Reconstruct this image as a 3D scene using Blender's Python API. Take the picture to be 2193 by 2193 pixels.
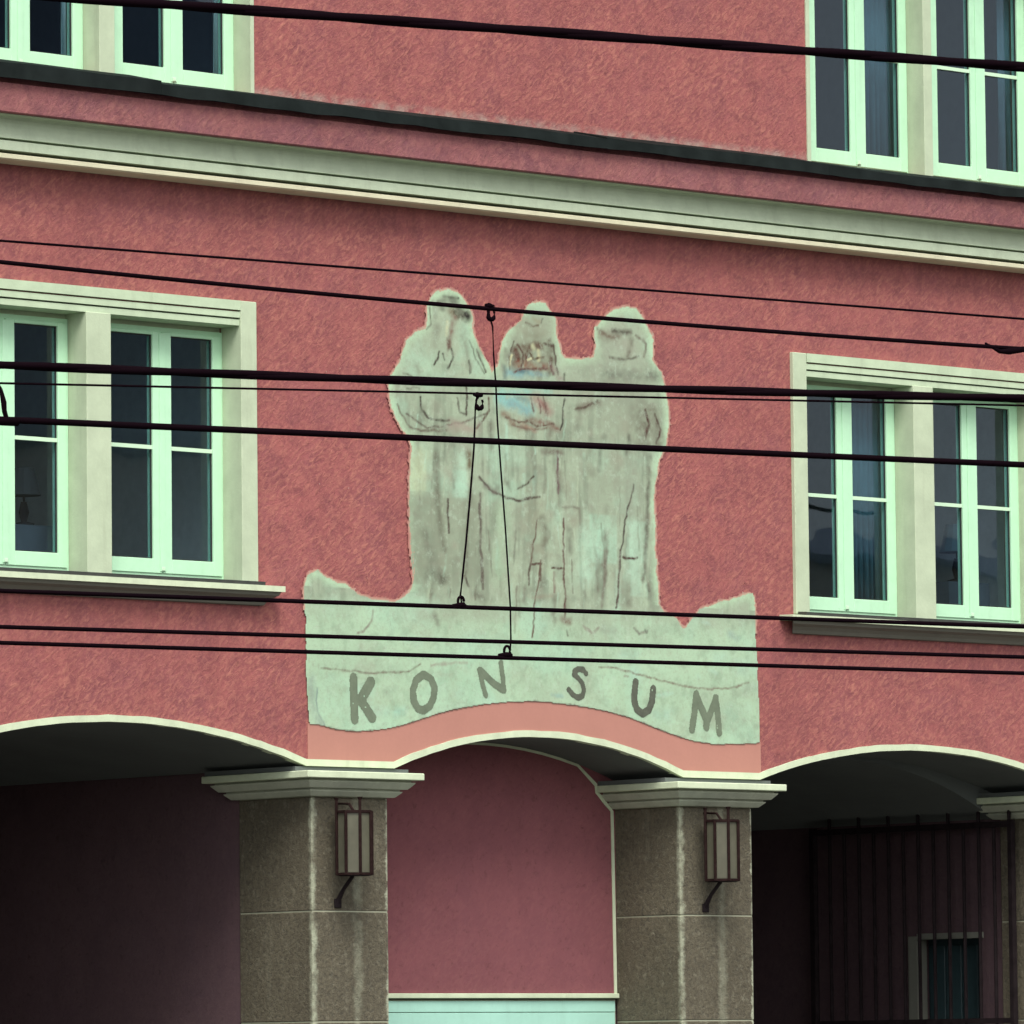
import bpy, bmesh, math, json, random
import numpy as np
from math import radians, sin, cos, pi, sqrt
from mathutils import Vector, Matrix

scene = bpy.context.scene
for o in list(bpy.data.objects):
    bpy.data.objects.remove(o)
COL = scene.collection
random.seed(7)

# ------------------------------------------------------------------ camera
PITCH, YAW, ROLL, DIST, EYE = radians(4.891), radians(42.35), radians(-.609), 45.0, 2.2
fwd = Vector((sin(YAW)*cos(PITCH), cos(YAW)*cos(PITCH), sin(PITCH)))
r0 = Vector((cos(YAW), -sin(YAW), 0)); u0 = r0.cross(fwd)
rt = cos(ROLL)*r0 + sin(ROLL)*u0; up = -sin(ROLL)*r0 + cos(ROLL)*u0
cam_data = bpy.data.cameras.new('camera')
cam = bpy.data.objects.new('camera', cam_data); COL.objects.link(cam)
loc = -DIST*fwd; loc.z = EYE
M = Matrix((rt, up, -fwd)).transposed().to_4x4(); M.translation = loc
cam.matrix_world = M
cam_data.sensor_width = 36; cam_data.lens = 14000/2193*36
cam_data.clip_start = .5; cam_data.clip_end = 3000
scene.camera = cam

# ------------------------------------------------------------------ world, sun, exposure
SUN_EL, SUN_AZ = radians(54), radians(214)      # azimuth measured from +Y towards +X
world = bpy.data.worlds.new('World'); scene.world = world; world.use_nodes = True
nt = world.node_tree; nt.nodes.clear()
sky = nt.nodes.new('ShaderNodeTexSky'); sky.sky_type = 'NISHITA'; sky.sun_disc = False
sky.sun_elevation = SUN_EL; sky.sun_rotation = SUN_AZ
sky.air_density = 1.0; sky.dust_density = 2.5; sky.ozone_density = 1.0
hs = nt.nodes.new('ShaderNodeHueSaturation'); hs.inputs['Saturation'].default_value = .22
bg = nt.nodes.new('ShaderNodeBackground'); bg.inputs['Strength'].default_value = .13
wo = nt.nodes.new('ShaderNodeOutputWorld')
nt.links.new(sky.outputs[0], hs.inputs['Color']); nt.links.new(hs.outputs[0], bg.inputs[0]); nt.links.new(bg.outputs[0], wo.inputs[0])
sd = bpy.data.lights.new('sun', 'SUN'); sd.energy = 1.5; sd.angle = radians(28); sd.color = (1, .97, .92)
sun = bpy.data.objects.new('sun', sd); COL.objects.link(sun)
sdir = Vector((sin(SUN_AZ)*cos(SUN_EL), cos(SUN_AZ)*cos(SUN_EL), sin(SUN_EL)))   # towards the sun
sun.rotation_euler = sdir.to_track_quat('Z', 'Y').to_euler(); sun.location = (-10, -30, 30)
vs = scene.view_settings
vs.view_transform = 'Standard'; vs.look = 'None'; vs.exposure = 0.97; vs.gamma = 1.0; vs.use_curve_mapping = False

# ------------------------------------------------------------------ colour + material helpers
KL = 1.2
def lin(c):
    c = c/255
    return c/12.92 if c <= .04045 else ((c+.055)/1.055)**2.4
def alb(r, g, b, k=1.0):
    return tuple(min(.93, lin(v)/(KL*k)) for v in (r, g, b)) + (1,)

class MN:
    """small node-graph helper"""
    def __init__(s, name):
        s.m = bpy.data.materials.new(name); s.m.use_nodes = True
        s.t = s.m.node_tree; s.b = s.t.nodes['Principled BSDF']
        s.b.inputs['Specular IOR Level'].default_value = .25
        s.geo = None
    def n(s, kind, **kw):
        q = s.t.nodes.new(kind)
        for k, v in kw.items(): setattr(q, k, v)
        return q
    def l(s, a, b): s.t.links.new(a, b)
    def pos(s):
        if s.geo is None: s.geo = s.n('ShaderNodeNewGeometry')
        return s.geo.outputs['Position']
    def mapped(s, scale=(1, 1, 1), rot=(0, 0, 0)):
        m = s.n('ShaderNodeMapping'); m.inputs['Scale'].default_value = scale; m.inputs['Rotation'].default_value = rot
        s.l(s.pos(), m.inputs[0]); return m.outputs[0]
    def noise(s, scale, detail=4, rough=.55, vec=None, dist=0):
        q = s.n('ShaderNodeTexNoise'); q.inputs['Scale'].default_value = scale; q.inputs['Detail'].default_value = detail
        q.inputs['Roughness'].default_value = rough; q.inputs['Distortion'].default_value = dist
        s.l(vec if vec is not None else s.pos(), q.inputs['Vector']); return q.outputs['Fac']
    def ramp(s, fac, a, b, c0=(0, 0, 0, 1), c1=(1, 1, 1, 1)):
        q = s.n('ShaderNodeValToRGB'); e = q.color_ramp.elements
        e[0].position = a; e[1].position = b; e[0].color = c0; e[1].color = c1
        s.l(fac, q.inputs[0]); return q.outputs[0]
    def mix(s, fac, a, b, mode='MIX'):
        q = s.n('ShaderNodeMix', data_type='RGBA', blend_type=mode)
        if isinstance(fac, (int, float)): q.inputs[0].default_value = fac
        else: s.l(fac, q.inputs[0])
        for i, v in ((6, a), (7, b)):
            if isinstance(v, tuple): q.inputs[i].default_value = v
            else: s.l(v, q.inputs[i])
        return q.outputs[2]
    def math(s, op, a, b=None):
        q = s.n('ShaderNodeMath', operation=op)
        for i, v in ((0, a), (1, b)):
            if v is None: continue
            if isinstance(v, (int, float)): q.inputs[i].default_value = v
            else: s.l(v, q.inputs[i])
        return q.outputs[0]
    def bump(s, h, strength=.5, dist=.01):
        q = s.n('ShaderNodeBump'); q.inputs['Strength'].default_value = strength; q.inputs['Distance'].default_value = dist
        s.l(h, q.inputs['Height']); s.l(q.outputs[0], s.b.inputs['Normal'])
    def col(s, c):
        if isinstance(c, tuple): s.b.inputs['Base Color'].default_value = c
        else: s.l(c, s.b.inputs['Base Color'])
    def rough(s, v): s.b.inputs['Roughness'].default_value = v

def scale_c(c, k): return (min(1, c[0]*k), min(1, c[1]*k), min(1, c[2]*k), 1)

def m_stucco(name, base, fleck=.6, bump=.6, lime=False, mott=1.0):
    m = MN(name)
    big = m.noise(.7, 3, .5)
    c = m.mix(m.ramp(big, .3, .72), scale_c(base, .84), scale_c(base, 1.08))
    mid = m.noise(4.5, 7, .72, None, .5)
    c = m.mix(m.math('MULTIPLY', m.ramp(mid, .44, .60), .9*mott), c, (base[0]*.70, base[1]*.70, base[2]*.77, 1))
    mid2 = m.noise(8, 6, .7, None, .8)
    c = m.mix(m.math('MULTIPLY', m.ramp(mid2, .50, .62), .55*mott), c, (base[0]*1.18, base[1]*1.22, base[2]*1.12, 1))
    pur = m.noise(2.6, 5, .65)
    c = m.mix(m.math('MULTIPLY', m.ramp(pur, .48, .62), .28*mott), c, (base[0]*.82, base[1]*.92, base[2]*1.08, 1))
    rm = m.n('ShaderNodeMapping'); rm.inputs['Rotation'].default_value = (0, radians(40), 0); m.l(m.pos(), rm.inputs[0])
    sm = m.n('ShaderNodeMapping'); sm.inputs['Scale'].default_value = (15, 35, 39); m.l(rm.outputs[0], sm.inputs[0]); dv = sm.outputs[0]
    streak = m.noise(1, 5, .62, dv, .6)
    grain = m.noise(36, 7, .75)
    f1 = m.ramp(streak, .47, .66)
    f2 = m.ramp(grain, .50, .66)
    lightc = (min(1, base[0]*1.42), min(1, base[1]*1.76), min(1, base[2]*1.40), 1)
    pat = m.ramp(m.noise(1.7, 3, .6), .32, .66, (.25, .25, .25, 1), (1, 1, 1, 1))
    c = m.mix(m.math('MULTIPLY', m.math('MULTIPLY', f1, fleck), pat), c, lightc)
    c = m.mix(m.math('MULTIPLY', f2, fleck*.55), c, lightc)
    d1 = m.ramp(m.noise(24, 6, .7, None, .6), .30, .44, (1, 1, 1, 1), (0, 0, 0, 1))
    c = m.mix(m.math('MULTIPLY', d1, .65), c, scale_c(base, .55))
    # rain streaks
    rv = m.mapped((3.2, 3.2, .35))
    rs = m.ramp(m.noise(1, 4, .6, rv), .55, .8)
    c = m.mix(m.math('MULTIPLY', rs, .34), c, scale_c(base, .66))
    if lime:
        sep = m.n('ShaderNodeSeparateXYZ'); m.l(m.pos(), sep.inputs[0])
        # run-off dirt hanging below the cornice bead and below the two lower sills
        dn = m.ramp(m.noise(1, 6, .7, m.mapped((11, 11, .8))), .38, .66)
        for zt_, ln_, xa, xb in ((8.07, .42, -9, 9.5), (5.30, .48, -5.2, -2.1), (5.30, .48, 2.5, 5.6)):
            zz = m.math('DIVIDE', m.math('SUBTRACT', zt_, sep.outputs[2]), ln_)
            fall = m.math('MULTIPLY', m.ramp(zz, 0, .02), m.ramp(zz, .02, 1, (1, 1, 1, 1), (0, 0, 0, 1)))
            xin = m.math('MULTIPLY', m.math('GREATER_THAN', sep.outputs[0], xa), m.math('LESS_THAN', sep.outputs[0], xb))
            c = m.mix(m.math('MULTIPLY', m.math('MULTIPLY', m.math('MULTIPLY', fall, xin), dn), .55), c, (base[0]*.55, base[1]*.6, base[2]*.62, 1))
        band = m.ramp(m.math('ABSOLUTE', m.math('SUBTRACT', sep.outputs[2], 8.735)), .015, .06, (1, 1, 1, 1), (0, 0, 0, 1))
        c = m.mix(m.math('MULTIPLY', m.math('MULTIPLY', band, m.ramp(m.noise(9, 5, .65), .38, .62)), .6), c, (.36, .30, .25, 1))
    m.col(c); m.rough(.95)
    h = m.math('ADD', m.math('MULTIPLY', streak, 1.0), m.math('MULTIPLY', grain, .8))
    m.bump(h, bump, .016)
    return m.m

def m_plaster(name, base, var=.10, dirt=.25, scale=3.0, bump=.15, rough=.85):
    m = MN(name)
    c = m.mix(m.ramp(m.noise(scale, 5, .6), .3, .7), scale_c(base, 1-var), scale_c(base, 1+var*.6))
    g = m.ramp(m.noise(38, 3, .6), .4, .75)
    c = m.mix(m.math('MULTIPLY', g, .10), c, scale_c(base, .7))
    rv = m.mapped((9, 9, .9))
    s = m.ramp(m.noise(1, 5, .65, rv), .56, .85)
    c = m.mix(m.math('MULTIPLY', s, dirt), c, (base[0]*.55, base[1]*.52, base[2]*.5, 1))
    m.col(c); m.rough(rough)
    m.bump(m.noise(60, 4, .6), bump, .006)
    return m.m

def m_plain(name, base, rough=.5, metal=0, var=.08, scale=14):
    m = MN(name)
    c = m.mix(m.ramp(m.noise(scale, 4, .6), .3, .7), scale_c(base, 1-var), scale_c(base, 1+var))
    m.col(c); m.rough(rough); m.b.inputs['Metallic'].default_value = metal
    return m.m

def m_stone(name, edges):
    """worn artificial stone; whitish lime runs along the listed arris lines (x, y)"""
    m = MN(name)
    a = (.108, .093, .062, 1); b = (.148, .130, .088, 1)
    c = m.mix(m.ramp(m.noise(1.6, 4, .55), .3, .7), a, b)
    pit = m.noise(38, 7, .72, None, .5)
    c = m.mix(m.ramp(pit, .35, .52, (1, 1, 1, 1), (0, 0, 0, 1)), c, (.075, .068, .05, 1))
    c = m.mix(m.math('MULTIPLY', m.ramp(m.noise(24, 7, .74, None, .5), .53, .72), .55), c, (.29, .275, .2, 1))
    rv = m.mapped((7, 7, .55))
    c = m.mix(m.math('MULTIPLY', m.ramp(m.noise(1, 5, .65, rv), .60, .78), .28), c, (.30, .29, .21, 1))
    sep = m.n('ShaderNodeSeparateXYZ'); m.l(m.pos(), sep.inputs[0])
    wob = m.math('MULTIPLY', m.math('SUBTRACT', m.noise(9, 6, .75), .5), .13)
    for (ex, ey, wd, wt_) in edges:
        dx = m.math('ABSOLUTE', m.math('ADD', m.math('SUBTRACT', sep.outputs[0], ex), wob))
        dy = m.math('ABSOLUTE', m.math('SUBTRACT', sep.outputs[1], ey))
        dd = m.math('ADD', dx, dy)
        e = m.ramp(dd, wd*.35, wd, (1, 1, 1, 1), (0, 0, 0, 1))
        brk = m.ramp(m.noise(3, 5, .7), .34, .50)
        c = m.mix(m.math('MULTIPLY', m.math('MULTIPLY', e, brk), wt_), c, (.47, .50, .36, 1))
    m.col(c); m.rough(.92)
    c = m.mix(m.math('MULTIPLY', m.ramp(m.noise(11, 7, .75), .50, .64), .40), c, (.075, .066, .047, 1)); m.col(c)
    m.bump(pit, 1.0, .018)
    return m.m

def _dull(m, v):
    m.node_tree.nodes['Principled BSDF'].inputs['Specular IOR Level'].default_value = v; return m

def m_glass(name, tint=(1, 1, 1, 1)):
    m = MN(name); t = m.t; t.nodes.remove(m.b)
    tr = m.n('ShaderNodeBsdfTransparent'); tr.inputs[0].default_value = (.70, .80, .86, 1)
    gl = m.n('ShaderNodeBsdfGlossy'); gl.inputs['Roughness'].default_value = .012; gl.inputs[0].default_value = (.74, .88, 1, 1)
    fr = m.n('ShaderNodeFresnel'); fr.inputs[0].default_value = 1.45
    # slightly wavy old float glass
    bp = m.n('ShaderNodeBump'); bp.inputs['Strength'].default_value = .14; bp.inputs['Distance'].default_value = .01
    m.l(m.noise(2.2, 1, .4), bp.inputs['Height']); m.l(bp.outputs[0], gl.inputs['Normal'])
    mx = m.n('ShaderNodeMixShader'); out = t.nodes['Material Output']
    gq = m.n('ShaderNodeNewGeometry')
    m.l(m.math('MULTIPLY', m.math('MULTIPLY', fr.outputs[0], m.math('SUBTRACT', 1.0, gq.outputs['Backfacing'])), 1.5), mx.inputs[0]); m.l(tr.outputs[0], mx.inputs[1]); m.l(gl.outputs[0], mx.inputs[2]); m.l(mx.outputs[0], out.inputs[0])
    return m.m

RED = alb(162, 95, 93)
MAT = dict(
    stucco=m_stucco('red_stucco', RED, .95, .45, True),
    stucco_low=m_stucco('red_stucco_smooth', alb(160, 94, 92), .22, .25),
    frieze=m_stucco('red_frieze', alb(152, 96, 97), .45, .5, mott=1.2),
    niche=m_stucco('red_niche', alb(140, 86, 90), .2, .2, mott=.3),
    pink=m_plaster('salmon_plaster', alb(190, 135, 120), .05, .08, 3, .1),
    cream=m_plaster('cream_plaster', alb(196, 210, 178), .12, .5, 5, .2),
    head=m_plaster('lintel_plaster', alb(198, 216, 182), .12, .5, 6, .2),
    cornice=m_plaster('cornice_plaster', alb(200, 214, 184), .11, .45, 6, .2),
    bead=m_plaster('bead_plaster', alb(228, 224, 190), .10, .4, 6, .15),
    trim=m_plaster('white_trim', alb(214, 226, 192), .12, .5, 8, .2),
    capital=m_plaster('capital_grey', (.42, .45, .34, 1), .18, .55, 6, .3),  # mouldings greyer than the white fillet above them
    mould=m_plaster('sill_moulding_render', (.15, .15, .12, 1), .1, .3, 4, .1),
    frame=m_plaster('white_window_paint', alb(200, 247, 206), .05, .28, 9, .04, .45),
    seal=m_plain('dark_seal', (.03, .032, .03, 1), .6),
    bar=m_plain('glazing_bar_paint', alb(214, 246, 210), .4, 0, .03),
    sill=m_plaster('sill_render', alb(200, 214, 176), .08, .35, 4, .1),
    sillmetal=m_plain('sill_flashing', (.055, .058, .05, 1), .5, .3, .2),
    flash=m_plain('grey_flashing', (.013, .017, .016, 1), .7, 0, .3, 5),
    vault=m_plaster('grey_vault_plaster', (.115, .13, .12, 1), .1, .2, 2, .15),
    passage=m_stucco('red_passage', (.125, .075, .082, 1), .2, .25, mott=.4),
    passage_shaded=m_stucco('red_passage_shaded', (.085, .052, .058, 1), .2, .25, mott=.4),  # shaded copy of the passage red, the right passage's gloom put into the colour
    room=m_plain('dim_room', (.14, .15, .16, 1), .9),
    roomlight=m_plain('pale_room_wall', (.74, .70, .64, 1), .9),
    glass=m_glass('window_glass'),
    board=m_plaster('pale_mint_board', alb(180, 230, 210), .07, .25, 4, .05, .5),
    mortar=m_plain('lime_mortar', (.34, .35, .25, 1), .95),
    mortar_dark=m_plain('dark_lampshade', (.06, .055, .05, 1), .9),
    wire=m_plain('black_cable', (.0045, .0015, .003, 1), .9),
    iron=m_plain('dark_iron', (.020, .015, .016, 1), .6, .2, .3),
    rust=m_plain('rusty_lantern_iron', (.022, .012, .011, 1), .7, .2, .35, 30),
    milk=m_plaster('milky_lantern_glass', (.10, .098, .068, 1), .2, .5, 8, .02, .3),
    curtain=m_plain('pale_curtain', (.75, .85, .78, 1), .9),
    blind=m_plain('teal_curtain', (.10, .17, .17, 1), .9),
    door=m_plain('dark_teal_door', (.03, .055, .06, 1), .4),
    doorframe=m_plaster('door_frame', (.16, .165, .135, 1), .1, .2, 3, .05),
    road=m_plain('asphalt', (.05, .05, .05, 1), .9, 0, .15, 6),
    pave=m_plain('pavement_slabs', (.15, .145, .13, 1), .9, 0, .12, 3),
    kerb=m_plain('granite_kerb', (.28, .27, .26, 1), .8, 0, .15, 20),
    ground=m_plain('far_ground', (.12, .12, .10, 1), .95, 0, .2, .3),
    roof=m_plain('grey_brown_roof_tiles', (.17, .14, .11, 1), .8, 0, .2, 4),
    slate=m_plain('slate_roof', (.15, .18, .24, 1), .7, 0, .2, 3),
    opp=m_plaster('ochre_render', (.66, .58, .43, 1), .08, .2, 1, .1),
)

for k in ('wire', 'flash', 'rust', 'iron'): _dull(MAT[k], .03)
# ------------------------------------------------------------------ mesh helpers
def obj(name, bm, mat, parent=None, smooth=False):
    me = bpy.data.meshes.new(name)
    bm.normal_update(); bm.to_mesh(me); bm.free()
    if isinstance(mat, str): mat = MAT[mat]
    me.materials.append(mat)
    if smooth:
        for p in me.polygons: p.use_smooth = True
    o = bpy.data.objects.new(name, me); COL.objects.link(o)
    if parent is not None: o.parent = parent
    return o
def empty(name, l=(0, 0, 0), parent=None):
    o = bpy.data.objects.new(name, None); COL.objects.link(o); o.location = l; o.empty_display_size = .2
    if parent is not None: o.parent = parent
    return o
def tag(o, label, cat, group=None):
    o['label'] = label; o['category'] = cat
    if group: o['group'] = group
    return o
def struct(o): o['kind'] = 'structure'; return o
def B(): return bmesh.new()
def box(bm, x0, x1, y0, y1, z0, z1):
    v = [bm.verts.new(p) for p in ((x0, y0, z0), (x1, y0, z0), (x1, y1, z0), (x0, y1, z0), (x0, y0, z1), (x1, y0, z1), (x1, y1, z1), (x0, y1, z1))]
    for f in ((3, 2, 1, 0), (4, 5, 6, 7), (0, 1, 5, 4), (1, 2, 6, 5), (2, 3, 7, 6), (3, 0, 4, 7)): bm.faces.new([v[i] for i in f])
    return bm
def bevel(bm, w, seg=1):
    bmesh.ops.bevel(bm, geom=bm.edges[:], offset=w, segments=seg, affect='EDGES', profile=.5); return bm
def bbox(x0, x1, y0, y1, z0, z1, bev=0):
    bm = box(B(), x0, x1, y0, y1, z0, z1)
    return bevel(bm, bev) if bev else bm
def ring(bm, x0, x1, z0, z1, wl, wr, wb, wt, y0, y1):
    """rectangular frame butted from four boards"""
    box(bm, x0, x0+wl, y0, y1, z0, z1); box(bm, x1-wr, x1, y0, y1, z0, z1)
    box(bm, x0+wl, x1-wr, y0, y1, z0, z0+wb); box(bm, x0+wl, x1-wr, y0, y1, z1-wt, z1)
    return bm
def profile_x(pts, x0, x1, closed=True):
    """extrude a (y, z) profile along x"""
    bm = B()
    a = [bm.verts.new((x0, y, z)) for y, z in pts]; b = [bm.verts.new((x1, y, z)) for y, z in pts]
    n = len(pts)
    for i in range(n if closed else n-1):
        j = (i+1) % n; bm.faces.new((a[i], b[i], b[j], a[j]))
    if closed: bm.faces.new(a[::-1]); bm.faces.new(b)
    bmesh.ops.recalc_face_normals(bm, faces=bm.faces[:])
    return bm
def tube(bm, pts, r, n=8, caps=True):
    pts = [Vector(p) for p in pts]; rings = []
    for i, p in enumerate(pts):
        d = (pts[min(i+1, len(pts)-1)]-pts[max(i-1, 0)]).normalized()
        a = d.cross(Vector((0, 0, 1)))
        if a.length < .1: a = d.cross(Vector((0, 1, 0)))
        a.normalize(); b = d.cross(a)
        rr = r[i] if isinstance(r, (list, tuple)) else r
        rings.append([bm.verts.new(p+rr*(cos(2*pi*k/n)*a+sin(2*pi*k/n)*b)) for k in range(n)])
    for q, w in zip(rings, rings[1:]):
        for k in range(n): bm.faces.new((q[k], q[(k+1) % n], w[(k+1) % n], w[k]))
    if caps: bm.faces.new(rings[0][::-1]); bm.faces.new(rings[-1])
    return bm
def arch_z(x, c, h, zs, zc):
    s = zc-zs; R = (h*h+s*s)/(2*s)
    return zc-R+sqrt(max(R*R-(x-c)**2, 0))

# ------------------------------------------------------------------ key dimensions of the facade (metres)
ARCHES = [(-3.48, 1.59), (.24, 1.35), (3.97, 1.63)]       # centre, half span
ZS, ZC, ZTOPROW = 4.25, 4.497, 4.62
XL, XR, ZW = -9.0, 9.5, 11.6
GZ = -.5
def wall_bottom(x):
    for c, h in ARCHES:
        if abs(x-c) < h: return arch_z(x, c, h, ZS, ZC)
    return ZS
# window openings (x0, x1, z0, z1)
LOW = (5.44, 7.24); UPP = (8.70, 10.42)
WIN = dict(
    LL=dict(cs=(-4.285, -2.975), l=.575, r=.53, z=LOW),
    RL=dict(cs=(3.414, 4.724), l=.565, r=.535, z=LOW),
    UL=dict(cs=(-4.146, -2.857), l=.63, r=.53, z=UPP),
    UR=dict(cs=(3.606, 4.880), l=.655, r=.53, z=UPP))
for w in WIN.values():
    w['x0'] = w['cs'][0]-w['l']; w['x1'] = w['cs'][-1]+w['r']

# ------------------------------------------------------------------ ground
struct(obj('ground', bbox(-400, 400, -500, 300, GZ-1.2, GZ-.35), 'ground'))
struct(obj('road', bbox(-120, 120, -40, -4.12, GZ-.3, GZ-.13), 'road'))
struct(obj('pavement', bbox(-120, 120, -4.0, 7, GZ-.3, GZ), 'pave'))
kb = struct(obj('kerb', bbox(-120, 120, -4.118, -4.002, GZ-.3, GZ+.004, .01), 'kerb'))
struct(obj('square', bbox(-120, 120, -62, -40.1, GZ-.3, GZ-.02), 'pave'))

# ------------------------------------------------------------------ the building
house = tag(empty('town_building', (0, 0, GZ)), 'red stuccoed building with pale window frames above a three-bay arcade', 'building')
house_inv = Matrix.Translation((0, 0, -GZ))
def part(name, bm, mat, parent=None, smooth=False, label=None):
    o = obj(name, bm, mat, smooth=smooth)
    o.parent = parent if parent is not None else house
    o.matrix_parent_inverse = house_inv
    if parent is not None: o.matrix_parent_inverse = Matrix.Identity(4)
    if label: o['label'] = label
    return o

# main wall: grid of cells with window holes and arched lower edge
xs = {XL, XR}
for c, h in ARCHES:
    for k in range(33): xs.add(round(c-h+2*h*k/32, 4))
for w in WIN.values(): xs |= {round(w['x0'], 4), round(w['x1'], 4)}
xs = sorted(xs); zs = [ZTOPROW, LOW[0], LOW[1], UPP[0], UPP[1], ZW]
bm = B(); vc = {}
def gv(x, z):
    k = (round(x, 4), round(z, 4))
    if k not in vc: vc[k] = bm.verts.new((x, 0, z))
    return vc[k]
for x0, x1 in zip(xs, xs[1:]):
    xm = (x0+x1)/2
    e0 = wall_bottom(x0+1e-5) if abs(wall_bottom(x0+1e-5)-wall_bottom(x0-1e-5)) < .02 else ZS
    e1 = wall_bottom(x1-1e-5)
    bm.faces.new((gv(x0, wall_bottom(x0)), gv(x1, wall_bottom(x1)), gv(x1, ZTOPROW), gv(x0, ZTOPROW)))
    for z0, z1 in zip(zs, zs[1:]):
        zm = (z0+z1)/2
        if any(w['x0'] < xm < w['x1'] and w['z'][0] < zm < w['z'][1] for w in WIN.values()): continue
        bm.faces.new((gv(x0, z0), gv(x1, z0), gv(x1, z1), gv(x0, z1)))
res = bmesh.ops.extrude_face_region(bm, geom=bm.faces[:])
bmesh.ops.translate(bm, verts=[v for v in res['geom'] if isinstance(v, bmesh.types.BMVert)], vec=(0, .32, 0))
bmesh.ops.recalc_face_normals(bm, faces=bm.faces[:])
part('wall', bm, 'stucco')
rb = profile_x([(-.55, 11.602), (-.55, 11.72), (4.0, 14.2), (9.0, 11.7), (9.0, 11.602)], XL-.4, XR+.4)
part('roof', rb, 'roof')
part('rear_wall', bbox(XL, XR, 8.2, 8.5, GZ, 11.58), 'stucco_low')
part('gable_wall', bbox(XL, XL+.3, .33, 8.19, GZ, 11.58), 'stucco_low')
part('gable_wall', bbox(XR-.3, XR, .33, 8.19, GZ, 11.58), 'stucco_low')

# string course: flashing sheets, red frieze, cove cornice, bead
fr_ = random.Random(3)
for i, (a, b, dz) in enumerate(((XL, -3.37, .024), (-3.372, .62, 0), (.618, 2.80, .006), (2.798, XR, -.004))):
    e = .002*(i % 2); bm = B(); prev = None; n = max(6, int((b-a)/.22)); h = 0
    for k in range(n+1):                                # hand-dressed sheet: the upper edge and the drip wander a little
        x = a+(b-a)*k/n; h = .6*h+fr_.uniform(-.006, .006); g = fr_.uniform(-.003, .003)
        q = [bm.verts.new((x, y, z)) for y, z in ((-.345-e, 8.576+g*2), (-.342-e, 8.646+dz+h*1.3), (-.004, 8.728+dz+h*.5), (-.004, 8.61), (-.325, 8.60), (-.335, 8.576+g*2))]
        if prev:
            for m_ in range(6): bm.faces.new((prev[m_], q[m_], q[(m_+1) % 6], prev[(m_+1) % 6]))
        else: bm.faces.new(q)
        prev = q
    bm.faces.new(prev[::-1]); bmesh.ops.recalc_face_normals(bm, faces=bm.faces[:])
    part('flashing', bm, 'flash')
part('frieze', profile_x([(-.286, 8.360), (-.292, 8.366), (-.292, 8.550), (-.235, 8.556), (-.235, 8.598), (-.002, 8.605), (-.002, 8.372), (-.03, 8.372), (-.03, 8.3605)], XL, XR), 'frieze')
cv = [(-.250, 8.3595), (-.250, 8.354), (-.165, 8.349), (-.150, 8.338), (-.148, 8.318), (-.152, 8.285), (-.160, 8.245), (-.168, 8.2150), (-.090, 8.2145), (-.090, 8.1985), (-.178, 8.1970), (-.176, 8.137), (-.070, 8.136), (-.003, 8.135), (-.003, 8.3595)]
cn = part('cornice', profile_x(cv, XL, XR), 'cornice')
part('bead', profile_x([(-.002, 8.118), (-.160, 8.116), (-.166, 8.112), (-.166, 8.086), (-.150, 8.078), (-.002, 8.074)], XL, XR), 'bead', cn)

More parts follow.
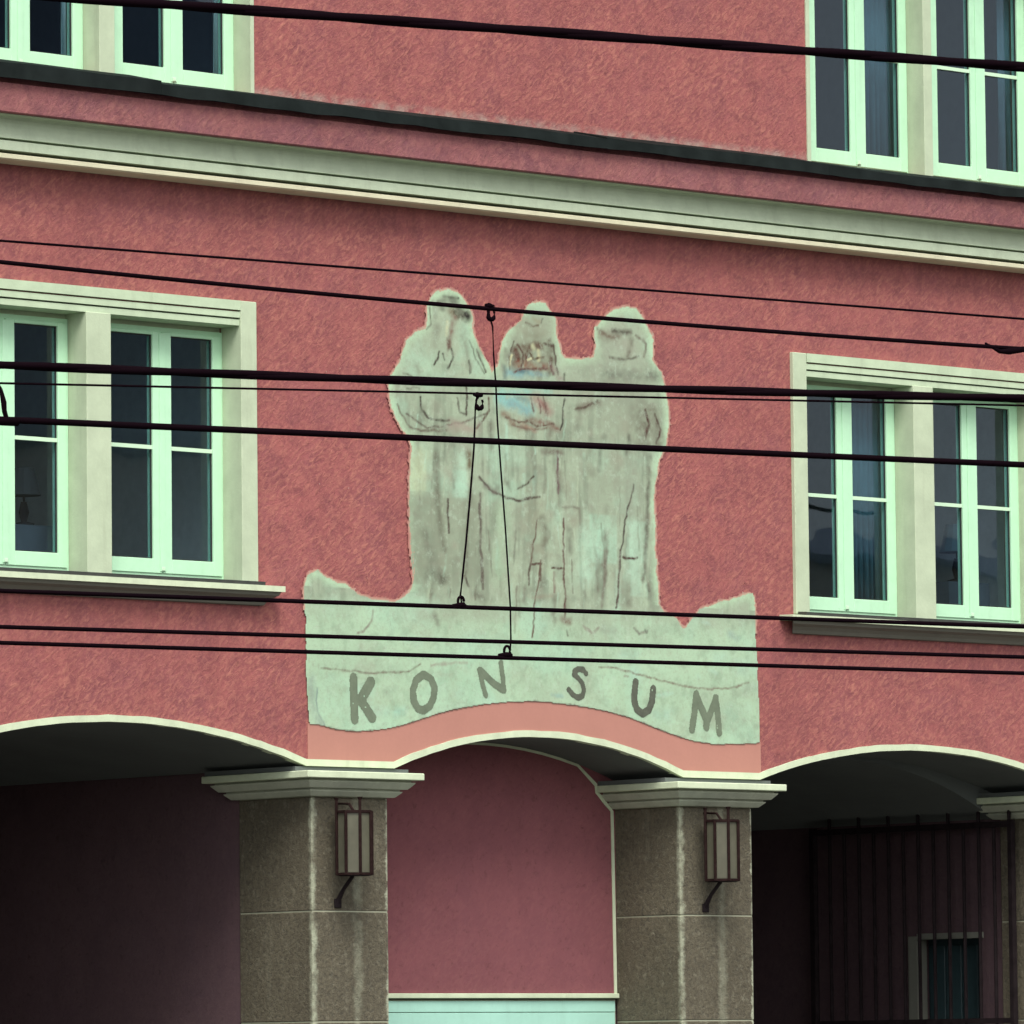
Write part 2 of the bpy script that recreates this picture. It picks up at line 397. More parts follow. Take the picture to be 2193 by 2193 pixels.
# ---- windows
FY = .165
def window(key, label, lower):
    w = WIN[key]; z0, z1 = w['z']; x0, x1 = w['x0'], w['x1']
    a, b = w['cs']; mx0, mx1 = a+w['r'], b-w['l']
    CO = .135; ft = 7.157                          # casing width, underside of the stepped head
    # the window itself is its middle post; everything else hangs on it
    root = part('window', bbox(mx0, mx1, -.028, .20, z0-.004, ft+.002, .004) if lower else bbox(mx0, mx1, -.006, .20, z0-.004, z1, .004), 'cream', label=label)
    if lower:
        part('jamb', bbox(x0-CO, x0+.003, -.032, .18, z0-.002, 7.322, .004), 'cream', root); part('jamb', bbox(x1-.003, x1+CO, -.032, .18, z0-.002, 7.322, .004), 'cream', root)
    else:                                          # thin painted lining of the reveal
        part('jamb', bbox(x0-.035, x0+.002, -.009, .20, z0, z1+.03), 'cream', root); part('jamb', bbox(x1-.002, x1+.03, -.009, .20, z0, z1+.03), 'cream', root)
        part('head', bbox(x0+.003, x1-.003, -.009, .20, z1-.002, z1+.03), 'cream', root)
    if lower:
        for i, (za, zb, yy) in enumerate(((7.259, 7.322, -.034), (7.208, 7.248, -.026), (7.157, 7.197, -.018))):
            part('lintel_step', bbox(x0+.005, x1-.005, yy, .19, za, zb), 'head', root)
        part('lintel_shade_backing', bbox(x0+.006, x1-.006, .035, .185, 7.16, 7.31), 'sillmetal', root)  # dark backing in the grooves, standing in for shadow lines between the steps
        part('soffit', bbox(x0+.002, x1-.002, .192, .30, 7.10, 7.34), 'cream', root)
        # sill: metal top sheet, white nose, moulded underside
        s0, s1 = x0-CO-.14, x1+CO+.145
        part('sill', profile_x([(-.135, 5.386), (-.135, 5.424), (.15, 5.432), (.15, 5.39)], s0, s1), 'trim', root)
        part('sill_sheet', profile_x([(-.120, 5.4255), (-.120, 5.449), (.16, 5.468), (.16, 5.436)], x0-.12, x1+.12), 'sillmetal', root)
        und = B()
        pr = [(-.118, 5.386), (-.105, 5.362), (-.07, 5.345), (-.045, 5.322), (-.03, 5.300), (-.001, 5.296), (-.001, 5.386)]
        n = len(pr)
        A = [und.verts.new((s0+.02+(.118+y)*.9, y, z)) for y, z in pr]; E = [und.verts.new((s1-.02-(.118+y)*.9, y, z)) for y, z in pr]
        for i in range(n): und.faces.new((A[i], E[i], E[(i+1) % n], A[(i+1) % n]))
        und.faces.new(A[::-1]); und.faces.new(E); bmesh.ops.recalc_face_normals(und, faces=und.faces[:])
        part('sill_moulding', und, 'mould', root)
    zb, zt = (5.475, 7.125) if lower else (8.742, 10.40)
    for c in w['cs']:
        o0, o1 = c-w['l']+.004, c+w['r']-.004
        f0, f1 = c-.548, c+.542 if c+.542 < o1 else o1
        f0 = max(f0, o0)
        bm = B(); ring(bm, f0, f1, zb, zt, .045, .045, .05, .04, FY, FY+.09)
        if f0 > o0+.01: box(bm, o0, f0-.001, FY+.01, FY+.08, zb, zt)
        part('window_frame', bm, 'frame', root)
        for s in (-1, 1):
            a, b = (c-.515, c-.004) if s < 0 else (c+.004, c+.508)
            pa, pb = (c-.432, c-.078) if s < 0 else (c+.080, c+.436)
            pz0, pz1 = (5.588, 7.072) if lower else (8.862, 10.33)
            sb = B(); ring(sb, a, b, zb+.018, zt-.030, pa-a, b-pb, pz0-zb-.018, zt-.030-pz1, FY-.010, FY+.055)
            bevel(sb, .003)
            sash = part('casement', sb, 'frame', root)
            part('pane', bbox(pa-.006, pb+.006, FY+.018, FY+.022, pz0-.006, pz1+.006), 'glass', root)
            part('pane_seal', ring(B(), pa, pb, pz0, pz1, .007, .007, .007, .007, FY+.006, FY+.017), 'seal', root)
            bz = 6.325 if lower else 9.578
            part('glazing_bar', bbox(pa+.001, pb-.001, FY-.004, FY+.0165, bz-.013, bz+.013), 'bar', root)
        ast = bbox(c-.026, c+.022, FY-.016, FY-.0105, zb+.03, zt-.04, .002)
        part('meeting_strip', ast, 'frame', root)
        hd = B(); box(hd, c-.012, c+.008, FY-.044, FY-.0365, 6.30 if lower else 9.45, 6.40 if lower else 9.55)
        part('hinge', bbox(c-.016, c+.012, FY-.022, FY-.0165, zb+.035, zb+.060, .002), 'bar', root)
        hd.free()
    # room behind
    rm = B(); box(rm, x0-.35, x1+.35, .33, 4.2, z0-.75, z1+.35)
    for f in [f for f in rm.faces if f.calc_center_median().y < .34]: bmesh.ops.delete(rm, geom=[f], context='FACES_ONLY')
    bmesh.ops.reverse_faces(rm, faces=rm.faces[:])
    part('room', rm, 'roomlight' if lower else 'room', root)
    return root
window('LL', 'paired casements with stepped lintel above the left arch', True)
window('RL', 'paired casements with stepped lintel above the right arch', True)
window('UL', 'upper paired casements on the left, cut by the picture top', False)
window('UR', 'upper tall casements on the right', False)

# ---- arch trim (white edge along the wall's lower rim)
bm = B()
px = sorted({XL, XR} | {x for x in xs if wall_bottom(x) >= ZS} | {c+s*h for c, h in ARCHES for s in (-1, 1)})
px = [x for x in px if XL <= x <= XR]
prof = []
for x in px:
    s = 0
    for c, h in ARCHES:
        if abs(x-c) <= h: s = (x-c)/ (h*h/(2*(ZC-ZS)))
    prof.append((x, wall_bottom(x), sqrt(1+s*s)))
T = .041
rows = []
tr_ = random.Random(9)
for x, z, k in prof:
    k = k*(1+tr_.uniform(-.07, .05)); z = z-tr_.uniform(0, .003)
    rows.append([bm.verts.new(p) for p in ((x, -.014, z-.004), (x, .055, z-.004), (x, .055, z+T*k), (x, -.014, z+T*k))])
for a, b in zip(rows, rows[1:]):
    for i in range(4): bm.faces.new((a[i], b[i], b[(i+1) % 4], a[(i+1) % 4]))
bm.faces.new(rows[0]); bm.faces.new(rows[-1][::-1]); bmesh.ops.recalc_face_normals(bm, faces=bm.faces[:])
part('arch_trim', bm, 'trim')

# ---- vaults
def vault(name, c, h, zsp, zcr, y0, y1, thick=.09, mat='vault', hx=None):
    bm = B(); n = 36; R0 = []; hx = hx or h
    for k in range(n+1):
        x = c-hx+2*hx*k/n; z = arch_z(x, c, h, zsp, zcr) if abs(x-c) < h else zsp
        R0.append([bm.verts.new(p) for p in ((x, y0, z), (x, y1, z), (x, y1, z+thick), (x, y0, z+thick))])
    for a, b in zip(R0, R0[1:]):
        for i in range(4): bm.faces.new((a[i], b[i], b[(i+1) % 4], a[(i+1) % 4]))
    bm.faces.new(R0[0]); bm.faces.new(R0[-1][::-1]); bmesh.ops.recalc_face_normals(bm, faces=bm.faces[:])
    return part(name, bm, mat)
# ranges of the piers
PIERS = [(-5.83, -5.13, .785), (-1.812, -1.138, .785), (1.588, 2.296, .70), (5.60, 6.30, .74)]
vault('vault', -3.48, 1.59, ZS-.006, ZC-.006, .03, 7.9, hx=1.69)
vault('vault', .24, 1.35, ZS-.006, ZC-.006, .03, .715)
vault('vault', 3.97, 1.63, ZS-.006, ZC-.006, .03, .80)
vault('vault', 3.95, 1.70, 4.03, ZC-.03, .803, 7.9, .6)
for a, b in ((XL+.31, -5.16), (5.63, XR-.31)):
    part('arcade_soffit', bbox(a, b, .06, 4.0, 4.236, 4.33), 'vault')

# ---- piers: mortar core, stone blocks, capital
jz = [4.046, 3.279, 2.542, 1.805, 1.068, .331, GZ]
for i, (a, b, d) in enumerate(PIERS):
    core = part('pillar', bbox(a+.005, b-.005, .035, d-.005, GZ, 4.262), 'mortar', label=None)
    mat = m_stone('worn_stone', [(a, .03, .045, .75), (b, .03, .024, .8), (a+.40, .03, .05, .25)])
    for z1, z0 in zip(jz, jz[1:]):
        part('stone_block', bbox(a, b, .030, d, z0+.0035, z1-.0035, .006), mat, core)
    prof = [(4.0455, .0), (4.047, .036), (4.052, .042), (4.078, .070), (4.086, .074), (4.088, .060), (4.098, .060), (4.1, .098), (4.106, .104), (4.138, .134), (4.146, .136), (4.148, .115), (4.160, .115)]
    bm = B(); rings = []
    for z, o in prof:
        rings.append([bm.verts.new(p) for p in ((a-o, .03-o, z), (b+o, .03-o, z), (b+o, d+o, z), (a-o, d+o, z))])
    for q, w in zip(rings, rings[1:]):
        for k in range(4): bm.faces.new((q[k], q[(k+1) % 4], w[(k+1) % 4], w[k]))
    bm.faces.new(rings[0][::-1]); bm.faces.new(rings[-1]); bmesh.ops.recalc_face_normals(bm, faces=bm.faces[:])
    part('capital', bm, 'capital', core)
    part('abacus_fillet', bbox(a-.180, b+.180, .03-.18, d+.18, 4.1605, 4.208, .005), 'trim', core)
    part('abacus', bbox(a-.165, b+.165, -.0, d+.16, 4.2105, 4.240), 'vault', core)

# ---- passage walls
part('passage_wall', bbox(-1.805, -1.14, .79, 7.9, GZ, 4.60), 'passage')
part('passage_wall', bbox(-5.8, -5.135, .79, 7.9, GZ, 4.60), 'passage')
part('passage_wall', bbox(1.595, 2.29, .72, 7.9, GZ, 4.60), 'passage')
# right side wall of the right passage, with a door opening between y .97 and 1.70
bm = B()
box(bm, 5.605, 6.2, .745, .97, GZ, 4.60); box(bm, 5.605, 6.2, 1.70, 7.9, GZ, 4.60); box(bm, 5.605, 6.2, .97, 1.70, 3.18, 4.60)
sw = part('passage_wall', bm, 'passage_shaded')
bm = B(); box(bm, 5.592, 5.70, 1.62, 1.712, GZ, 3.19); box(bm, 5.592, 5.70, .93, 1.62, 3.165, 3.21)
part('door_frame', bm, 'doorframe', sw)
part('door_leaf', bbox(5.80, 5.85, .975, 1.695, GZ, 3.17), 'door', sw)
for k in range(4):
    part('door_board', bbox(5.786, 5.799, 1.0+k*.172, 1.0+k*.172+.155, GZ+.1, 3.12, .004), 'door', sw)
part('passage_end_wall', bbox(-5.1, -1.83, 7.92, 8.15, GZ, 4.7), 'passage')
part('passage_end_wall', bbox(2.31, 5.58, 7.92, 8.15, GZ, 4.7), 'passage')

# ---- niche in the middle bay
NY = .690
part('niche_wall', bbox(-1.137, 1.587, NY, .95, 2.725, 4.62), 'niche')
bm = B()
path = [(1.566, 2.742), (1.560, 3.3), (1.552, 4.030), (1.490, 4.085), (1.438, 4.135), (1.405, 4.165), (1.398, 4.215)]
path = [(x+.004, z) for x, z in path]
for k in range(1, 12): 
    x = 1.40-.17*k; path.append((x, arch_z(x, .24, 1.35, ZS-.005, ZC-.005)-.012))
prev = None
for i, (x, z) in enumerate(path):
    a = Vector((x, z)); d = (Vector(path[min(i+1, len(path)-1)])-Vector(path[max(i-1, 0)])).normalized(); nrm = Vector((-d.y, d.x))
    wdt = .013 if i < 7 else .009
    q = [bm.verts.new(p) for p in ((a.x+nrm.x*wdt, NY-.006, a.y+nrm.y*wdt), (a.x-nrm.x*wdt, NY-.006, a.y-nrm.y*wdt), (a.x-nrm.x*wdt, NY+.01, a.y-nrm.y*wdt), (a.x+nrm.x*wdt, NY+.01, a.y+nrm.y*wdt))]
    if prev:
        for k in range(4): bm.faces.new((prev[k], q[k], q[(k+1) % 4], prev[(k+1) % 4]))
    prev = q
bmesh.ops.recalc_face_normals(bm, faces=bm.faces[:])
part('niche_trim', bm, 'trim')
led = part('niche_ledge', bbox(-1.13, 1.578, NY-.035, NY+.1, 2.708, 2.742, .004), 'trim')
part('shutter_backing', bbox(-1.137, 1.587, NY+.02, .95, GZ, 2.70), 'mortar')
zz = 2.690
for k, hgt in enumerate([.082] + [.30]*9):
    if zz-hgt < GZ: hgt = zz-GZ-.01
    part('shutter_board', bbox(-1.12, 1.560, NY-.008+.002*(k % 2), NY+.019, zz-hgt+.004, zz, .003), 'board')
    zz -= hgt

